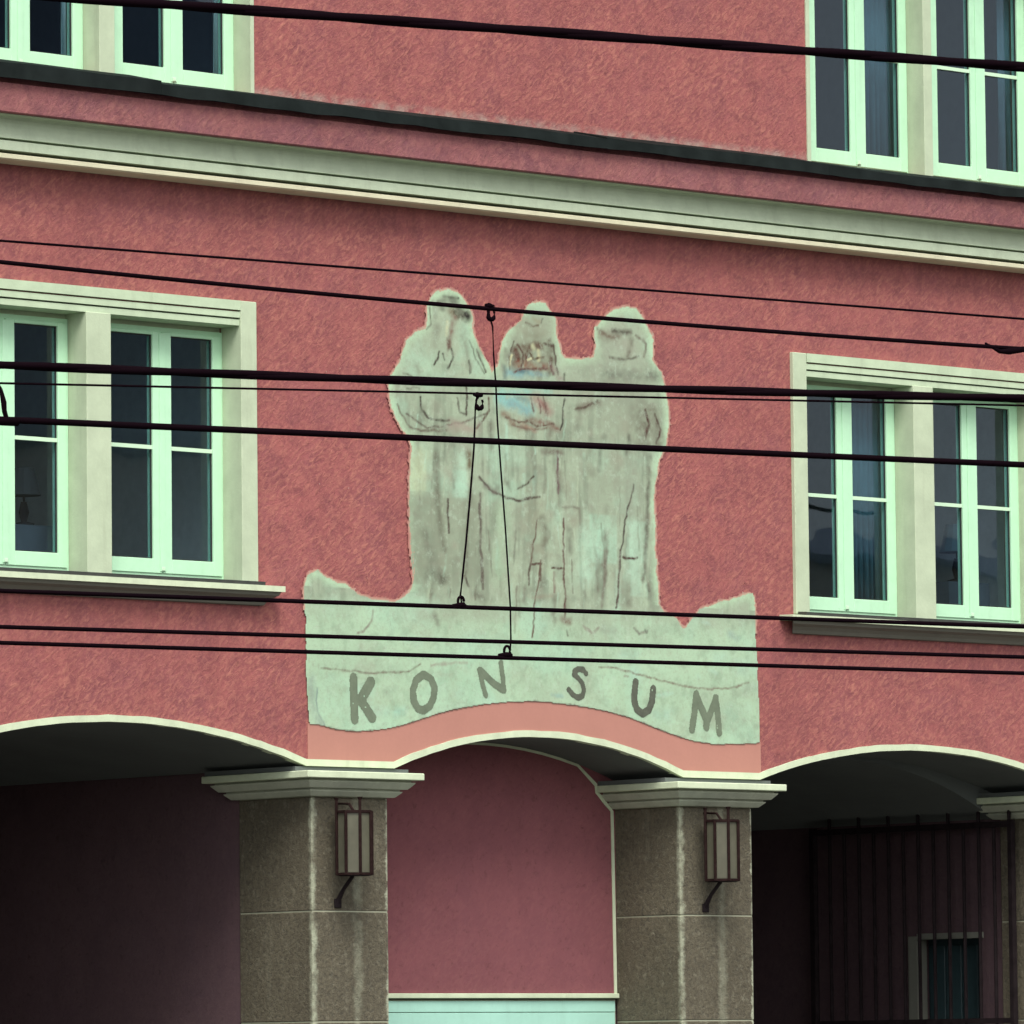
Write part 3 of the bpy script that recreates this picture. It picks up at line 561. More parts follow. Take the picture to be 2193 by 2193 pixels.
# ---- salmon plaster band between arcade trim and mural
GEN = json.loads('''{"outline":[[-0.926,5.535],[-0.955,6.111],[-0.929,6.439],[-0.964,6.513],[-1.014,6.542],[-1.085,6.647],[-1.124,6.753],[-1.14,6.883],[-1.038,6.998],[-1.008,7.087],[-0.963,7.156],[-0.89,7.221],[-0.788,7.255],[-0.77,7.322],[-0.772,7.409],[-0.727,7.478],[-0.683,7.515],[-0.581,7.538],[-0.464,7.508],[-0.377,7.416],[-0.36,7.373],[-0.357,7.263],[-0.307,7.167],[-0.263,7.104],[-0.176,6.988],[-0.124,7.036],[-0.108,7.125],[-0.084,7.204],[-0.054,7.261],[-0.009,7.298],[0.097,7.371],[0.128,7.44],[0.166,7.482],[0.233,7.503],[0.323,7.504],[0.383,7.447],[0.412,7.405],[0.425,7.294],[0.44,7.239],[0.461,7.163],[0.498,7.13],[0.65,7.135],[0.775,7.156],[0.8,7.241],[0.79,7.375],[0.883,7.437],[0.976,7.511],[1.084,7.536],[1.191,7.527],[1.267,7.442],[1.335,7.356],[1.357,7.312],[1.343,7.176],[1.431,7.08],[1.482,6.914],[1.487,6.745],[1.469,6.574],[1.39,6.48],[1.338,6.173],[1.345,5.892],[1.36,5.632],[1.356,5.829],[1.365,5.609],[1.368,5.458],[1.428,5.399],[1.549,5.359],[1.591,5.303],[1.622,5.3],[1.672,5.338],[1.772,5.439],[2.07,5.518],[2.195,5.553],[2.308,5.577],[2.317,5.407],[2.32,5.246],[2.336,5.067],[2.345,4.889],[2.354,4.71],[2.352,4.503],[2.1,4.486],[1.865,4.485],[1.706,4.498],[1.559,4.524],[1.413,4.559],[1.256,4.599],[1.076,4.647],[0.884,4.681],[0.658,4.709],[0.48,4.721],[0.303,4.731],[0.127,4.73],[0.118,4.73],[-0.058,4.723],[-0.29,4.698],[-0.429,4.677],[-0.579,4.651],[-0.728,4.617],[-0.865,4.579],[-1.002,4.541],[-1.149,4.511],[-1.262,4.496],[-1.374,4.486],[-1.486,4.484],[-1.597,4.487],[-1.686,4.501],[-1.763,4.516],[-1.862,4.517],[-1.877,4.672],[-1.886,4.84],[-1.889,5.092],[-1.893,5.302],[-1.894,5.47],[-1.868,5.522],[-1.774,5.56],[-1.708,5.52],[-1.608,5.487],[-1.452,5.438],[-1.386,5.399],[-1.307,5.38],[-1.24,5.37],[-1.105,5.376],[-1.025,5.405],[-0.957,5.45],[-0.922,5.494],[-0.915,5.623],[-0.913,5.726]],"bottom":[[2.352,4.503],[2.1,4.486],[1.865,4.485],[1.706,4.498],[1.559,4.524],[1.413,4.559],[1.256,4.599],[1.076,4.647],[0.884,4.681],[0.658,4.709],[0.48,4.721],[0.303,4.731],[0.127,4.73],[0.118,4.73],[-0.058,4.723],[-0.29,4.698],[-0.429,4.677],[-0.579,4.651],[-0.728,4.617],[-0.865,4.579],[-1.002,4.541],[-1.149,4.511],[-1.262,4.496],[-1.374,4.486],[-1.486,4.484],[-1.597,4.487],[-1.686,4.501],[-1.763,4.516],[-1.862,4.517]],"strokes":[[[[-0.833,6.03],[-0.853,5.572]],0.1642,[140,150,126],0.75],[[[-0.658,6.072],[-0.65,5.581]],0.1533,[142,152,128],0.65],[[[-0.395,6.085],[-0.416,5.591]],0.1204,[140,150,126],0.6],[[[-0.858,6.355],[-0.874,6.18]],0.0985,[190,205,165],0.6],[[[-0.478,6.409],[-0.467,6.158]],0.0766,[185,220,190],0.55],[[[0.738,6.98],[1.12,6.936]],0.2409,[145,152,132],0.6],[[[0.892,7.046],[1.4,7.067]],0.0657,[128,134,116],0.6],[[[0.963,6.714],[0.956,6.321]],0.3285,[152,162,138],0.55],[[[1.24,6.786],[1.253,6.607]],0.1314,[120,112,95],0.55],[[[1.349,6.815],[1.392,6.592]],0.0657,[110,90,78],0.55],[[[1.142,6.443],[1.121,6.106]],0.1423,[150,160,138],0.6],[[[0.691,5.917],[0.687,5.639]],0.1204,[185,220,190],0.5],[[[1.135,5.995],[1.098,5.657]],0.0766,[185,220,190],0.5],[[[0.214,7.246],[0.226,7.036]],0.219,[140,134,110],0.6],[[[0.096,7.338],[0.306,7.364]],0.1314,[158,165,140],0.7],[[[0.197,6.06],[0.253,5.786]],0.1861,[148,152,128],0.6],[[[0.545,6.244],[0.557,6.011]],0.0985,[150,150,128],0.5],[[[-0.101,6.045],[-0.136,5.603]],0.1204,[165,192,158],0.5],[[[0.941,7.273],[1.124,7.207]],0.208,[160,170,148],0.55],[[[0.85,7.323],[0.972,7.309]],0.0547,[140,120,100],0.5],[[[0.973,7.36],[1.127,7.353]],0.0285,[90,80,68],0.7],[[[1.141,7.309],[1.109,7.206],[1.062,7.158]],0.0328,[125,118,100],0.6],[[[0.629,6.794],[0.812,6.839]],0.0438,[110,92,78],0.55],[[[-0.611,7.454],[-0.523,7.46]],0.0547,[130,140,120],0.7],[[[-0.553,7.392],[-0.48,7.364]],0.0504,[130,110,80],0.7],[[[-0.488,7.38],[-0.407,7.356]],0.0504,[46,44,38],1.0],[[[-0.67,7.439],[-0.626,7.398]],0.0328,[128,134,114],0.7],[[[-0.591,7.302],[-0.599,7.224]],0.0219,[200,205,165],0.8],[[[-0.757,7.432],[-0.744,7.291],[-0.774,7.245]],0.0109,[120,124,104],0.7],[[[-0.995,6.936],[-0.822,6.881],[-0.647,6.903],[-0.443,6.883]],0.0153,[124,124,106],0.6],[[[-0.97,6.654],[-0.782,6.572],[-0.505,6.616],[-0.239,6.698]],0.0131,[112,104,90],0.6],[[[-0.525,7.339],[-0.548,7.25],[-0.583,7.149]],0.0328,[150,120,105],0.75],[[[-0.578,7.182],[-0.583,7.127]],0.0241,[110,80,68],0.8],[[[-0.667,7.099],[-0.674,7.06],[-0.711,7.014]],0.0131,[70,62,52],0.85],[[[-0.63,7.091],[-0.616,7.048]],0.0109,[70,62,52],0.7],[[[-0.557,7.128],[-0.54,7.069],[-0.588,6.992]],0.0142,[70,62,52],0.85],[[[-0.686,7.273],[-0.702,7.151]],0.0438,[140,148,126],0.6],[[[-0.438,7.213],[-0.397,7.018]],0.0438,[140,148,126],0.6],[[[-0.322,7.144],[-0.235,6.984]],0.0153,[120,125,106],0.8],[[[-0.396,7.062],[-0.383,6.975]],0.0197,[120,125,106],0.7],[[[-0.879,6.987],[-0.85,6.945]],0.0547,[140,148,126],0.5],[[[-0.845,6.781],[-0.832,6.706],[-0.782,6.643],[-0.709,6.626],[-0.585,6.635]],0.0142,[70,62,52],0.75],[[[-0.503,6.792],[-0.482,6.7],[-0.423,6.687]],0.0131,[120,125,106],0.8],[[[-0.428,6.906],[-0.415,6.797],[-0.419,6.681]],0.0153,[90,82,70],0.8],[[[-1.055,6.714],[-1.013,6.651],[-0.942,6.568],[-0.826,6.553],[-0.608,6.566]],0.0153,[125,118,100],0.65],[[[-0.216,6.809],[-0.221,6.721],[-0.255,6.664],[-0.336,6.598]],0.0175,[110,90,76],0.75],[[[-0.564,6.602],[-0.329,6.593]],0.0657,[165,150,135],0.55],[[[-0.967,6.834],[-0.852,6.838]],0.0109,[120,125,106],0.6],[[[0.034,7.157],[0.063,7.092],[0.017,7.023]],0.0438,[105,72,58],0.85],[[[0.109,7.184],[0.274,7.206]],0.0372,[115,92,74],0.75],[[[0.138,7.13],[0.152,7.054]],0.0372,[112,80,66],0.8],[[[0.349,7.244],[0.378,7.113],[0.354,7.022]],0.0372,[112,98,80],0.8],[[[0.062,7.059],[0.227,7.058]],0.0394,[160,100,76],0.75],[[[0.272,7.061],[0.377,7.057]],0.0328,[150,100,86],0.6],[[[0.258,7.16],[0.257,7.105]],0.0241,[205,205,160],0.95],[[[0.004,7.121],[-0.012,7.054]],0.0175,[205,205,160],0.9],[[[0.199,7.201],[0.213,7.18]],0.0263,[185,190,150],0.9],[[[0.152,7.098],[0.198,7.118]],0.0153,[205,205,160],0.7],[[[-0.043,6.997],[0.196,7.001]],0.0438,[134,172,166],0.85],[[[0.062,7.02],[0.151,7.009]],0.0241,[108,142,144],0.8],[[[0.241,7.004],[0.331,7.004]],0.0285,[120,150,150],0.6],[[[-0.072,7.039],[-0.058,6.952]],0.0285,[120,140,130],0.7],[[[-0.105,6.816],[0.163,6.766]],0.0766,[140,190,180],0.8],[[[-0.016,6.788],[0.147,6.743]],0.0438,[134,172,166],0.8],[[[0.044,6.836],[0.163,6.81]],0.0285,[108,142,144],0.6],[[[-0.089,6.861],[0.359,6.895]],0.0328,[150,200,180],0.6],[[[0.223,6.836],[0.342,6.766]],0.0657,[160,130,118],0.75],[[[0.298,6.796],[0.327,6.743]],0.0328,[130,96,84],0.6],[[[-0.076,6.707],[-0.003,6.646],[0.131,6.631]],0.0372,[150,122,100],0.75],[[[0.176,6.689],[0.326,6.665],[0.446,6.639]],0.0328,[145,110,95],0.75],[[[0.057,6.671],[0.22,6.603]],0.0219,[160,130,110],0.6],[[[0.407,7.048],[0.466,6.985]],0.0394,[150,140,128],0.6],[[[0.489,7.031],[0.496,6.976]],0.0153,[70,62,52],0.6],[[[0.494,6.853],[0.477,6.707],[0.453,6.639]],0.0109,[70,66,58],0.85],[[[-0.115,7.125],[-0.087,7.016]],0.0285,[140,148,126],0.5],[[[0.202,7.39],[0.276,7.362]],0.0219,[150,150,120],0.6],[[[0.299,7.397],[0.284,7.362]],0.0109,[90,92,76],0.6],[[[0.141,7.352],[0.216,7.335],[0.261,7.344]],0.0131,[120,105,85],0.6],[[[-0.312,6.265],[-0.217,6.182],[-0.099,6.144],[0.056,6.119],[0.251,6.153]],0.0164,[95,85,74],0.75],[[[-0.261,6.202],[-0.173,6.168]],0.0328,[130,122,110],0.6],[[[0.05,6.194],[0.117,6.232],[0.2,6.292]],0.012,[90,80,66],0.7],[[[-0.053,6.235],[-0.024,6.192]],0.0285,[120,116,100],0.6],[[[0.428,6.471],[0.427,6.193]],0.0175,[130,110,105],0.8],[[[0.278,6.474],[0.473,6.473]],0.0263,[125,112,98],0.6],[[[0.32,6.299],[0.289,6.186]],0.0219,[140,140,118],0.5],[[[0.226,5.995],[0.194,5.839],[0.154,5.693],[0.145,5.572]],0.0131,[120,100,84],0.7],[[[0.474,6.007],[0.467,5.585]],0.012,[115,85,75],0.85],[[[0.162,5.688],[0.266,5.687]],0.0131,[95,72,60],0.9],[[[0.263,5.687],[0.25,5.576]],0.012,[105,80,68],0.85],[[[0.359,5.664],[0.473,5.669]],0.0131,[95,72,60],0.9],[[[1.147,6.287],[1.066,6.036],[1.016,5.776],[0.99,5.608]],0.012,[88,80,70],0.85],[[[1.039,5.77],[1.169,5.769]],0.0153,[85,62,54],0.9],[[[1.3,6.486],[1.265,5.945],[1.228,5.618]],0.0285,[128,132,112],0.75],[[[0.874,5.937],[0.853,5.602]],0.0372,[135,130,112],0.6],[[[0.467,6.095],[0.626,6.092],[0.632,5.981]],0.0153,[140,138,118],0.55],[[[-0.712,6.418],[-0.694,6.124],[-0.661,5.864],[-0.64,5.745]],0.0372,[132,136,114],0.7],[[[-0.599,6.096],[-0.591,5.867]],0.0175,[96,86,74],0.75],[[[-0.398,6.414],[-0.406,6.315]],0.0394,[125,112,82],0.7],[[[-0.377,6.305],[-0.41,6.029],[-0.445,5.59]],0.0219,[128,130,110],0.6],[[[-0.309,6.144],[-0.302,5.552]],0.0197,[118,112,98],0.75],[[[-0.792,5.847],[-0.737,5.621]],0.0657,[130,136,116],0.5],[[[-0.795,5.575],[-0.636,5.56]],0.0547,[115,118,100],0.5],[[[0.271,5.997],[0.314,5.911],[0.283,5.821]],0.0438,[125,122,102],0.5],[[[0.02,7.222],[-0.011,7.132],[-0.02,7.02]],0.0153,[92,78,62],0.6],[[[0.064,7.192],[0.108,7.139],[0.092,7.05]],0.0197,[96,62,50],0.75],[[[0.304,7.23],[0.394,7.214],[0.415,7.115],[0.436,7.016]],0.0175,[100,86,72],0.65],[[[0.153,7.165],[0.212,7.102],[0.303,7.13]],0.0175,[104,84,64],0.7],[[[0.017,7.001],[0.062,7.026],[0.331,7.049]],0.0153,[110,60,56],0.65],[[[0.362,7.089],[0.391,7.013]],0.0197,[120,84,84],0.6],[[[0.178,6.834],[0.207,6.747]],0.0131,[120,92,84],0.6],[[[0.253,6.838],[0.267,6.739]],0.0109,[120,92,84],0.6],[[[0.299,6.852],[0.32,6.753]],0.0109,[120,92,84],0.6],[[[-0.062,6.686],[0.057,6.66],[0.146,6.676],[0.235,6.637],[0.386,6.668]],0.0131,[112,84,70],0.65],[[[-0.003,6.635],[0.175,6.612],[0.325,6.632]],0.0109,[126,96,82],0.55],[[[0.821,7.366],[0.911,7.305],[1.034,7.324]],0.0219,[118,92,78],0.55],[[[0.924,7.171],[1.062,7.158],[1.201,7.189]],0.0175,[120,122,104],0.55],[[[1.188,7.346],[1.28,7.285],[1.263,7.193]],0.0197,[128,118,102],0.5],[[[1.272,6.811],[1.301,6.722],[1.269,6.63]],0.0197,[92,62,54],0.65],[[[1.364,6.794],[1.409,6.684],[1.376,6.592]],0.0175,[88,62,54],0.6],[[[1.099,6.621],[1.113,6.554],[1.082,6.507]],0.0241,[100,100,86],0.55],[[[0.869,6.607],[0.838,6.539],[0.82,6.381]],0.0328,[130,138,118],0.5],[[[0.599,6.781],[0.705,6.81],[0.812,6.856]],0.0175,[96,78,64],0.6],[[[-0.728,7.456],[-0.7,7.371],[-0.73,7.281]],0.0285,[150,160,138],0.5],[[[-0.625,7.486],[-0.493,7.484]],0.0175,[98,104,88],0.55],[[[-0.909,6.876],[-0.896,6.789]],0.0219,[150,158,136],0.5],[[[-0.38,7.195],[-0.323,7.067],[-0.25,6.972]],0.0109,[96,94,80],0.6],[[[-1.286,5.309],[-1.296,5.232],[-1.366,5.16],[-1.422,5.151]],0.0155,[140,138,122],0.7],[[[-1.748,4.903],[-1.537,4.895],[-1.403,4.885],[-1.201,4.888],[-0.997,4.903],[-0.918,4.927],[-0.86,4.954]],0.0104,[135,122,104],0.6],[[[-0.769,4.953],[-0.436,4.983]],0.0173,[155,150,134],0.5],[[[-1.837,4.841],[-1.828,4.631],[-1.763,4.524]],0.0431,[150,168,150],0.6],[[[-1.793,4.759],[-1.79,4.607],[-1.73,4.521]],0.0104,[125,140,135],0.6],[[[-0.856,5.283],[-0.513,5.314],[0.009,5.308]],0.0604,[160,172,146],0.5],[[[-0.742,5.305],[-0.708,5.255]],0.0345,[130,132,112],0.5],[[[-1.821,5.263],[-1.711,5.25]],0.0604,[165,185,155],0.5],[[[-0.349,5.458],[-0.28,5.409]],0.0431,[110,108,92],0.5],[[[-0.67,5.591],[-0.659,5.531]],0.0431,[105,105,88],0.5],[[[-0.451,5.575],[-0.418,5.507]],0.0173,[90,80,68],0.6],[[[-0.299,5.754],[-0.291,5.495]],0.019,[115,108,94],0.65],[[[0.106,5.512],[0.104,5.408]],0.0311,[130,120,104],0.5],[[[0.261,5.71],[0.224,5.534],[0.186,5.376],[0.165,5.176]],0.0112,[115,88,74],0.8],[[[0.149,5.687],[0.144,5.539]],0.0104,[100,92,78],0.7],[[[-0.633,4.881],[-0.404,4.802]],0.1208,[160,190,158],0.4],[[[-1.594,4.765],[-1.562,4.597]],0.1035,[160,180,150],0.4],[[[-1.091,4.619],[-1.023,4.638]],0.0518,[160,205,180],0.5],[[[-0.861,4.873],[-0.793,4.888]],0.0138,[140,130,110],0.5],[[[0.467,5.789],[0.472,5.571],[0.481,5.397],[0.471,5.3]],0.0138,[110,78,68],0.85],[[[0.454,5.313],[0.524,5.302]],0.0345,[140,118,100],0.6],[[[0.488,5.24],[0.502,5.197]],0.0121,[90,84,72],0.6],[[[0.381,5.628],[0.379,5.497]],0.019,[150,125,112],0.5],[[[0.143,5.457],[0.361,5.47]],0.0224,[150,140,120],0.4],[[[1.017,5.814],[0.993,5.619],[0.968,5.416]],0.0155,[100,84,74],0.8],[[[0.885,5.808],[0.851,5.587],[0.83,5.41]],0.0207,[135,126,110],0.6],[[[1.252,5.772],[1.262,5.622],[1.303,5.562]],0.019,[140,146,124],0.6],[[[1.273,5.587],[1.285,5.543]],0.0207,[90,90,74],0.7],[[[0.655,5.281],[0.726,5.223],[0.798,5.26]],0.019,[145,142,126],0.6],[[[1.135,5.282],[1.182,5.238],[1.268,5.265]],0.019,[135,132,118],0.6],[[[1.244,5.273],[1.261,5.251]],0.0138,[80,78,68],0.6],[[[0.793,4.989],[0.961,4.99],[1.178,4.953],[1.42,4.913],[1.627,4.884],[1.835,4.874],[2.058,4.887],[2.246,4.93]],0.0121,[145,132,112],0.65],[[[2.065,5.272],[2.139,5.239]],0.0431,[150,175,160],0.5],[[[2.107,4.854],[2.257,4.886]],0.0604,[150,165,140],0.5],[[[0.339,4.791],[0.445,4.777]],0.0224,[140,175,165],0.5],[[[1.033,4.944],[1.069,4.936]],0.0121,[150,120,112],0.4],[[[2.055,4.701],[2.238,4.546]],0.1294,[150,178,152],0.5],[[[0.846,5.262],[0.965,5.231]],0.0604,[150,160,140],0.45],[[[2.352,4.503],[2.1,4.486],[1.865,4.485],[1.706,4.498],[1.559,4.524],[1.413,4.559],[1.256,4.599],[1.076,4.647],[0.884,4.681],[0.658,4.709],[0.48,4.721],[0.303,4.731],[0.127,4.73],[0.118,4.73],[-0.058,4.723],[-0.29,4.698],[-0.429,4.677],[-0.579,4.651],[-0.728,4.617],[-0.865,4.579],[-1.002,4.541],[-1.149,4.511],[-1.262,4.496],[-1.374,4.486],[-1.486,4.484],[-1.597,4.487],[-1.686,4.501],[-1.763,4.516],[-1.862,4.517]],0.01,[110,88,84],0.75]],"letters":[[[[[-1.468,4.845],[-1.466,4.701],[-1.46,4.566]],0.0267],[[[-1.314,4.82],[-1.394,4.712]],0.0302],[[[-1.41,4.703],[-1.305,4.583]],0.0285],[[[-1.461,4.701],[-1.383,4.704]],0.0259]],[[[[-0.844,4.887],[-0.907,4.846],[-0.936,4.777],[-0.932,4.709],[-0.893,4.655],[-0.842,4.645],[-0.784,4.675],[-0.749,4.732],[-0.739,4.8],[-0.77,4.859],[-0.827,4.887]],0.0224]],[[[[-0.327,4.938],[-0.3,4.84],[-0.272,4.765]],0.0173],[[[-0.316,4.934],[-0.218,4.86],[-0.115,4.807]],0.0207],[[[-0.129,4.992],[-0.113,4.898],[-0.103,4.803]],0.0173]],[[[[0.668,4.945],[0.644,4.971],[0.597,4.973],[0.557,4.955],[0.557,4.933],[0.596,4.908],[0.631,4.874],[0.648,4.827],[0.629,4.787],[0.593,4.773],[0.54,4.793],[0.503,4.826]],0.0164]],[[[[1.14,4.899],[1.13,4.833],[1.124,4.771],[1.149,4.71],[1.203,4.681],[1.264,4.709],[1.296,4.768],[1.309,4.856]],0.0224]],[[[[1.726,4.834],[1.707,4.7],[1.68,4.584]],0.0233],[[[1.736,4.807],[1.825,4.65],[1.821,4.606]],0.0242],[[[1.921,4.813],[1.825,4.633]],0.0216],[[[1.918,4.813],[1.937,4.689],[1.947,4.565]],0.0216]]],"wt":[0.9848,-0.1736,0.0],"wp":[-8.054,-8.836,5.014],"wires":{"w8":[[-2.917,4.3545],[-1.28,4.3531],[0.141,4.3559],[1.0,4.3565],[3.203,4.3607]],"w9":[[-2.917,4.2781],[-1.281,4.2739],[0.14,4.2777],[0.999,4.2693],[3.201,4.2757]],"w7":[[-2.916,4.527],[-0.983,4.5238],[0.143,4.5251],[1.003,4.521],[3.206,4.5213]],"w6":[[-2.912,5.3522],[-0.975,5.3635],[1.016,5.3747],[3.225,5.3826]],"w5":[[-2.912,5.5297],[-0.973,5.5842],[1.02,5.6376],[3.232,5.7022]],"w4":[[-2.911,5.6168],[-0.972,5.6485],[1.021,5.6811],[3.232,5.7397]],"w3":[[-2.909,6.1131],[-0.968,6.0721],[1.026,6.0073],[3.072,6.0115],[3.238,6.0024]],"w2":[[-2.909,6.222],[-0.967,6.2034],[1.028,6.183],[3.242,6.1665]],"w1":[[-2.251,7.4354],[-0.954,7.4742],[1.048,7.4865],[3.271,7.5221]]},"drop1":[[-0.125,6.0542],[-0.123,6.0069],[-0.104,5.9485],[-0.1,5.8064],[-0.088,5.641],[-0.082,5.4754],[-0.065,5.2394],[-0.041,4.9329],[-0.016,4.5323],[-0.015,4.3625],[-0.021,4.3152],[-0.03,4.2867]],"drop2":[[-0.2,5.5979],[-0.212,5.5358],[-0.216,5.4577],[-0.223,5.3274],[-0.245,5.1142],[-0.275,4.854],[-0.3,4.665],[-0.312,4.5824],[-0.301,4.5287]],"clampL":[[-2.907,5.4971],[-2.892,5.4367],[-2.889,5.3961],[-2.877,5.3583]],"splice":[[2.983,6.022],[3.136,5.9873],[3.238,6.0024]]}''')
bot = [tuple(p) for p in GEN['bottom']][::-1]         # left to right
bxs = np.array([p[0] for p in bot]); bzs = np.array([p[1] for p in bot])
bm = B(); prev = None
for x in np.linspace(-1.868, 2.362, 120):
    zt = float(np.interp(x, bxs, bzs))+.012; zl = wall_bottom(x)+.03
    q = [bm.verts.new(p) for p in ((x, -.005, zl), (x, -.005, zt), (x, .004, zt), (x, .004, zl))]
    if prev:
        for k in range(4): bm.faces.new((prev[k], q[k], q[(k+1) % 4], prev[(k+1) % 4]))
    else: bm.faces.new(q)
    prev = q
bm.faces.new(prev[::-1]); bmesh.ops.recalc_face_normals(bm, faces=bm.faces[:])
part('plaster_band', bm, 'pink', label='smooth salmon plaster band under the mural')

# ------------------------------------------------------------------ mural
rng = np.random.default_rng(11)
def vnoise(X, Z, sx, sz=None, seed=0):
    sz = sz or sx; r = np.random.default_rng(seed).random((96, 96))
    u = X/sx+40; v = Z/sz+7
    i = np.floor(u).astype(int); j = np.floor(v).astype(int); fu = u-i; fv = v-j
    fu = fu*fu*(3-2*fu); fv = fv*fv*(3-2*fv)
    g = lambda a, b: r[a % 96, b % 96]
    return (g(i, j)*(1-fu)+g(i+1, j)*fu)*(1-fv)+(g(i, j+1)*(1-fu)+g(i+1, j+1)*fu)*fv
def fbm(X, Z, s, seed=0, oct=4, sz=None):
    o = 0; a = 1; t = 0; sz = sz or s
    for k in range(oct):
        o = o+a*vnoise(X, Z, s/2**k, sz/2**k, seed+k); t += a; a *= .55
    return o/t
def in_poly(X, Z, P):
    ins = np.zeros(X.shape, bool); n = len(P)
    for k in range(n):
        x1, z1 = P[k]; x2, z2 = P[(k+1) % n]
        if z1 == z2: continue
        c = ((z1 > Z) != (z2 > Z)) & (X < (x2-x1)*(Z-z1)/(z2-z1)+x1)
        ins ^= c
    return ins
def poly_dist(X, Z, pts):
    d = np.full(X.shape, 9.)
    if len(pts) == 1: pts = [pts[0], pts[0]]
    for (x1, z1), (x2, z2) in zip(pts, pts[1:]):
        ll = (x2-x1)**2+(z2-z1)**2+1e-9
        t = np.clip(((X-x1)*(x2-x1)+(Z-z1)*(z2-z1))/ll, 0, 1)
        d = np.minimum(d, np.hypot(X-x1-t*(x2-x1), Z-z1-t*(z2-z1)))
    return d
def blur(a, n):
    k = np.ones(n)/n
    a = np.apply_along_axis(lambda v: np.convolve(v, k, 'same'), 0, a)
    return np.apply_along_axis(lambda v: np.convolve(v, k, 'same'), 1, a)
LIN = np.vectorize(lin)
def lc(c): return np.array(alb(*c)[:3])
def sheet(name, keep, X, Z, y, colr, mat, thick=None):
    """quads where keep (per cell) is true, with a colour attribute on points"""
    nx, nz = X.shape
    ci, cj = np.nonzero(keep)
    idx = lambda i, j: i*nz+j
    quads = np.stack([idx(ci, cj), idx(ci+1, cj), idx(ci+1, cj+1), idx(ci, cj+1)], 1)
    used, inv = np.unique(quads.ravel(), return_inverse=True); quads = inv.reshape(-1, 4)
    co = np.stack([X.ravel()[used], np.full(len(used), y), Z.ravel()[used]], 1)
    me = bpy.data.meshes.new(name)
    me.vertices.add(len(co)); me.vertices.foreach_set('co', co.ravel())
    me.loops.add(quads.size); me.loops.foreach_set('vertex_index', quads.ravel().astype(np.int32))
    me.polygons.add(len(quads)); me.polygons.foreach_set('loop_start', np.arange(0, quads.size, 4, dtype=np.int32))
    try: me.polygons.foreach_set('loop_total', np.full(len(quads), 4, dtype=np.int32))
    except Exception: pass
    me.update(calc_edges=True); me.validate()
    if colr is not None:
        at = me.color_attributes.new('paint', 'FLOAT_COLOR', 'POINT')
        c4 = np.ones((len(used), 4)); c4[:, :3] = colr.reshape(-1, 3)[used]
        at.data.foreach_set('color', c4.ravel())
    me.materials.append(mat)
    o = bpy.data.objects.new(name, me); COL.objects.link(o)
    return o
def m_paint(name):
    m = MN(name); a = m.n('ShaderNodeAttribute'); a.attribute_name = 'paint'
    c = m.mix(m.math('MULTIPLY', m.ramp(m.noise(60, 6, .72), .50, .70), .30), a.outputs['Color'], (.24, .23, .175, 1))
    c = m.mix(m.math('MULTIPLY', m.ramp(m.noise(26, 6, .72), .52, .68), .30), c, (.25, .235, .18, 1))
    c = m.mix(m.math('MULTIPLY', m.ramp(m.noise(22, 6, .7, m.mapped((1, 1, .8))), .54, .68), .35), c, (.44, .56, .42, 1))
    m.col(c); m.rough(.9)
    m.bump(m.noise(40, 5, .6), .25, .006)
    return m.m

RS = .0076
gx = np.arange(-2.0, 2.46, RS); gz = np.arange(4.44, 7.64, RS)
X, Z = np.meshgrid(gx, gz, indexing='ij')
wx = X+.030*(fbm(X, Z, .09, 3)-.5); wz = Z+.030*(fbm(X, Z, .09, 23)-.5)
sharp = Z < 4.95                                         # lower, ruled edges stay crisp
wx = np.where(sharp, X+.006*(fbm(X, Z, .06, 3)-.5), wx); wz = np.where(sharp, Z, wz)
ins = in_poly(wx, wz, GEN['outline']).astype(float)
soft = blur(ins, 9); soft2 = blur(ins, 19)
bn = np.clip((5.42-Z)/.18, 0, 1)[..., None]
base = np.array(alb(168, 184, 156)[:3])*(1-bn)+np.array(alb(178, 206, 172)[:3])*bn
tone = .90+.22*(fbm(X, Z, .22, 5)-.25)
colr = base*tone[..., None]
n2 = fbm(X, Z, .07, 9, 4); n3 = fbm(X, Z, .05, 14, 4, .55)
colr = colr*(1-.16*np.clip((n2-.52)*5, 0, 1))[..., None]
body = np.clip((Z-5.30)/.25, 0, 1)*np.clip((6.95-Z)/.3, 0, 1)
colr = colr*(1-.30*body*np.clip((n3-.48)*5, 0, 1))[..., None]
stain = np.clip((fbm(X, Z, .33, 41)-.5)*4, 0, 1)[..., None]
colr = colr*(1-.28*stain)+lc((165, 172, 148))*.28*stain
mintm = np.clip((fbm(X, Z, .28, 61)-.52)*5, 0, 1)[..., None]
colr = colr*(1-.35*mintm)+lc((178, 222, 190))*.35*mintm
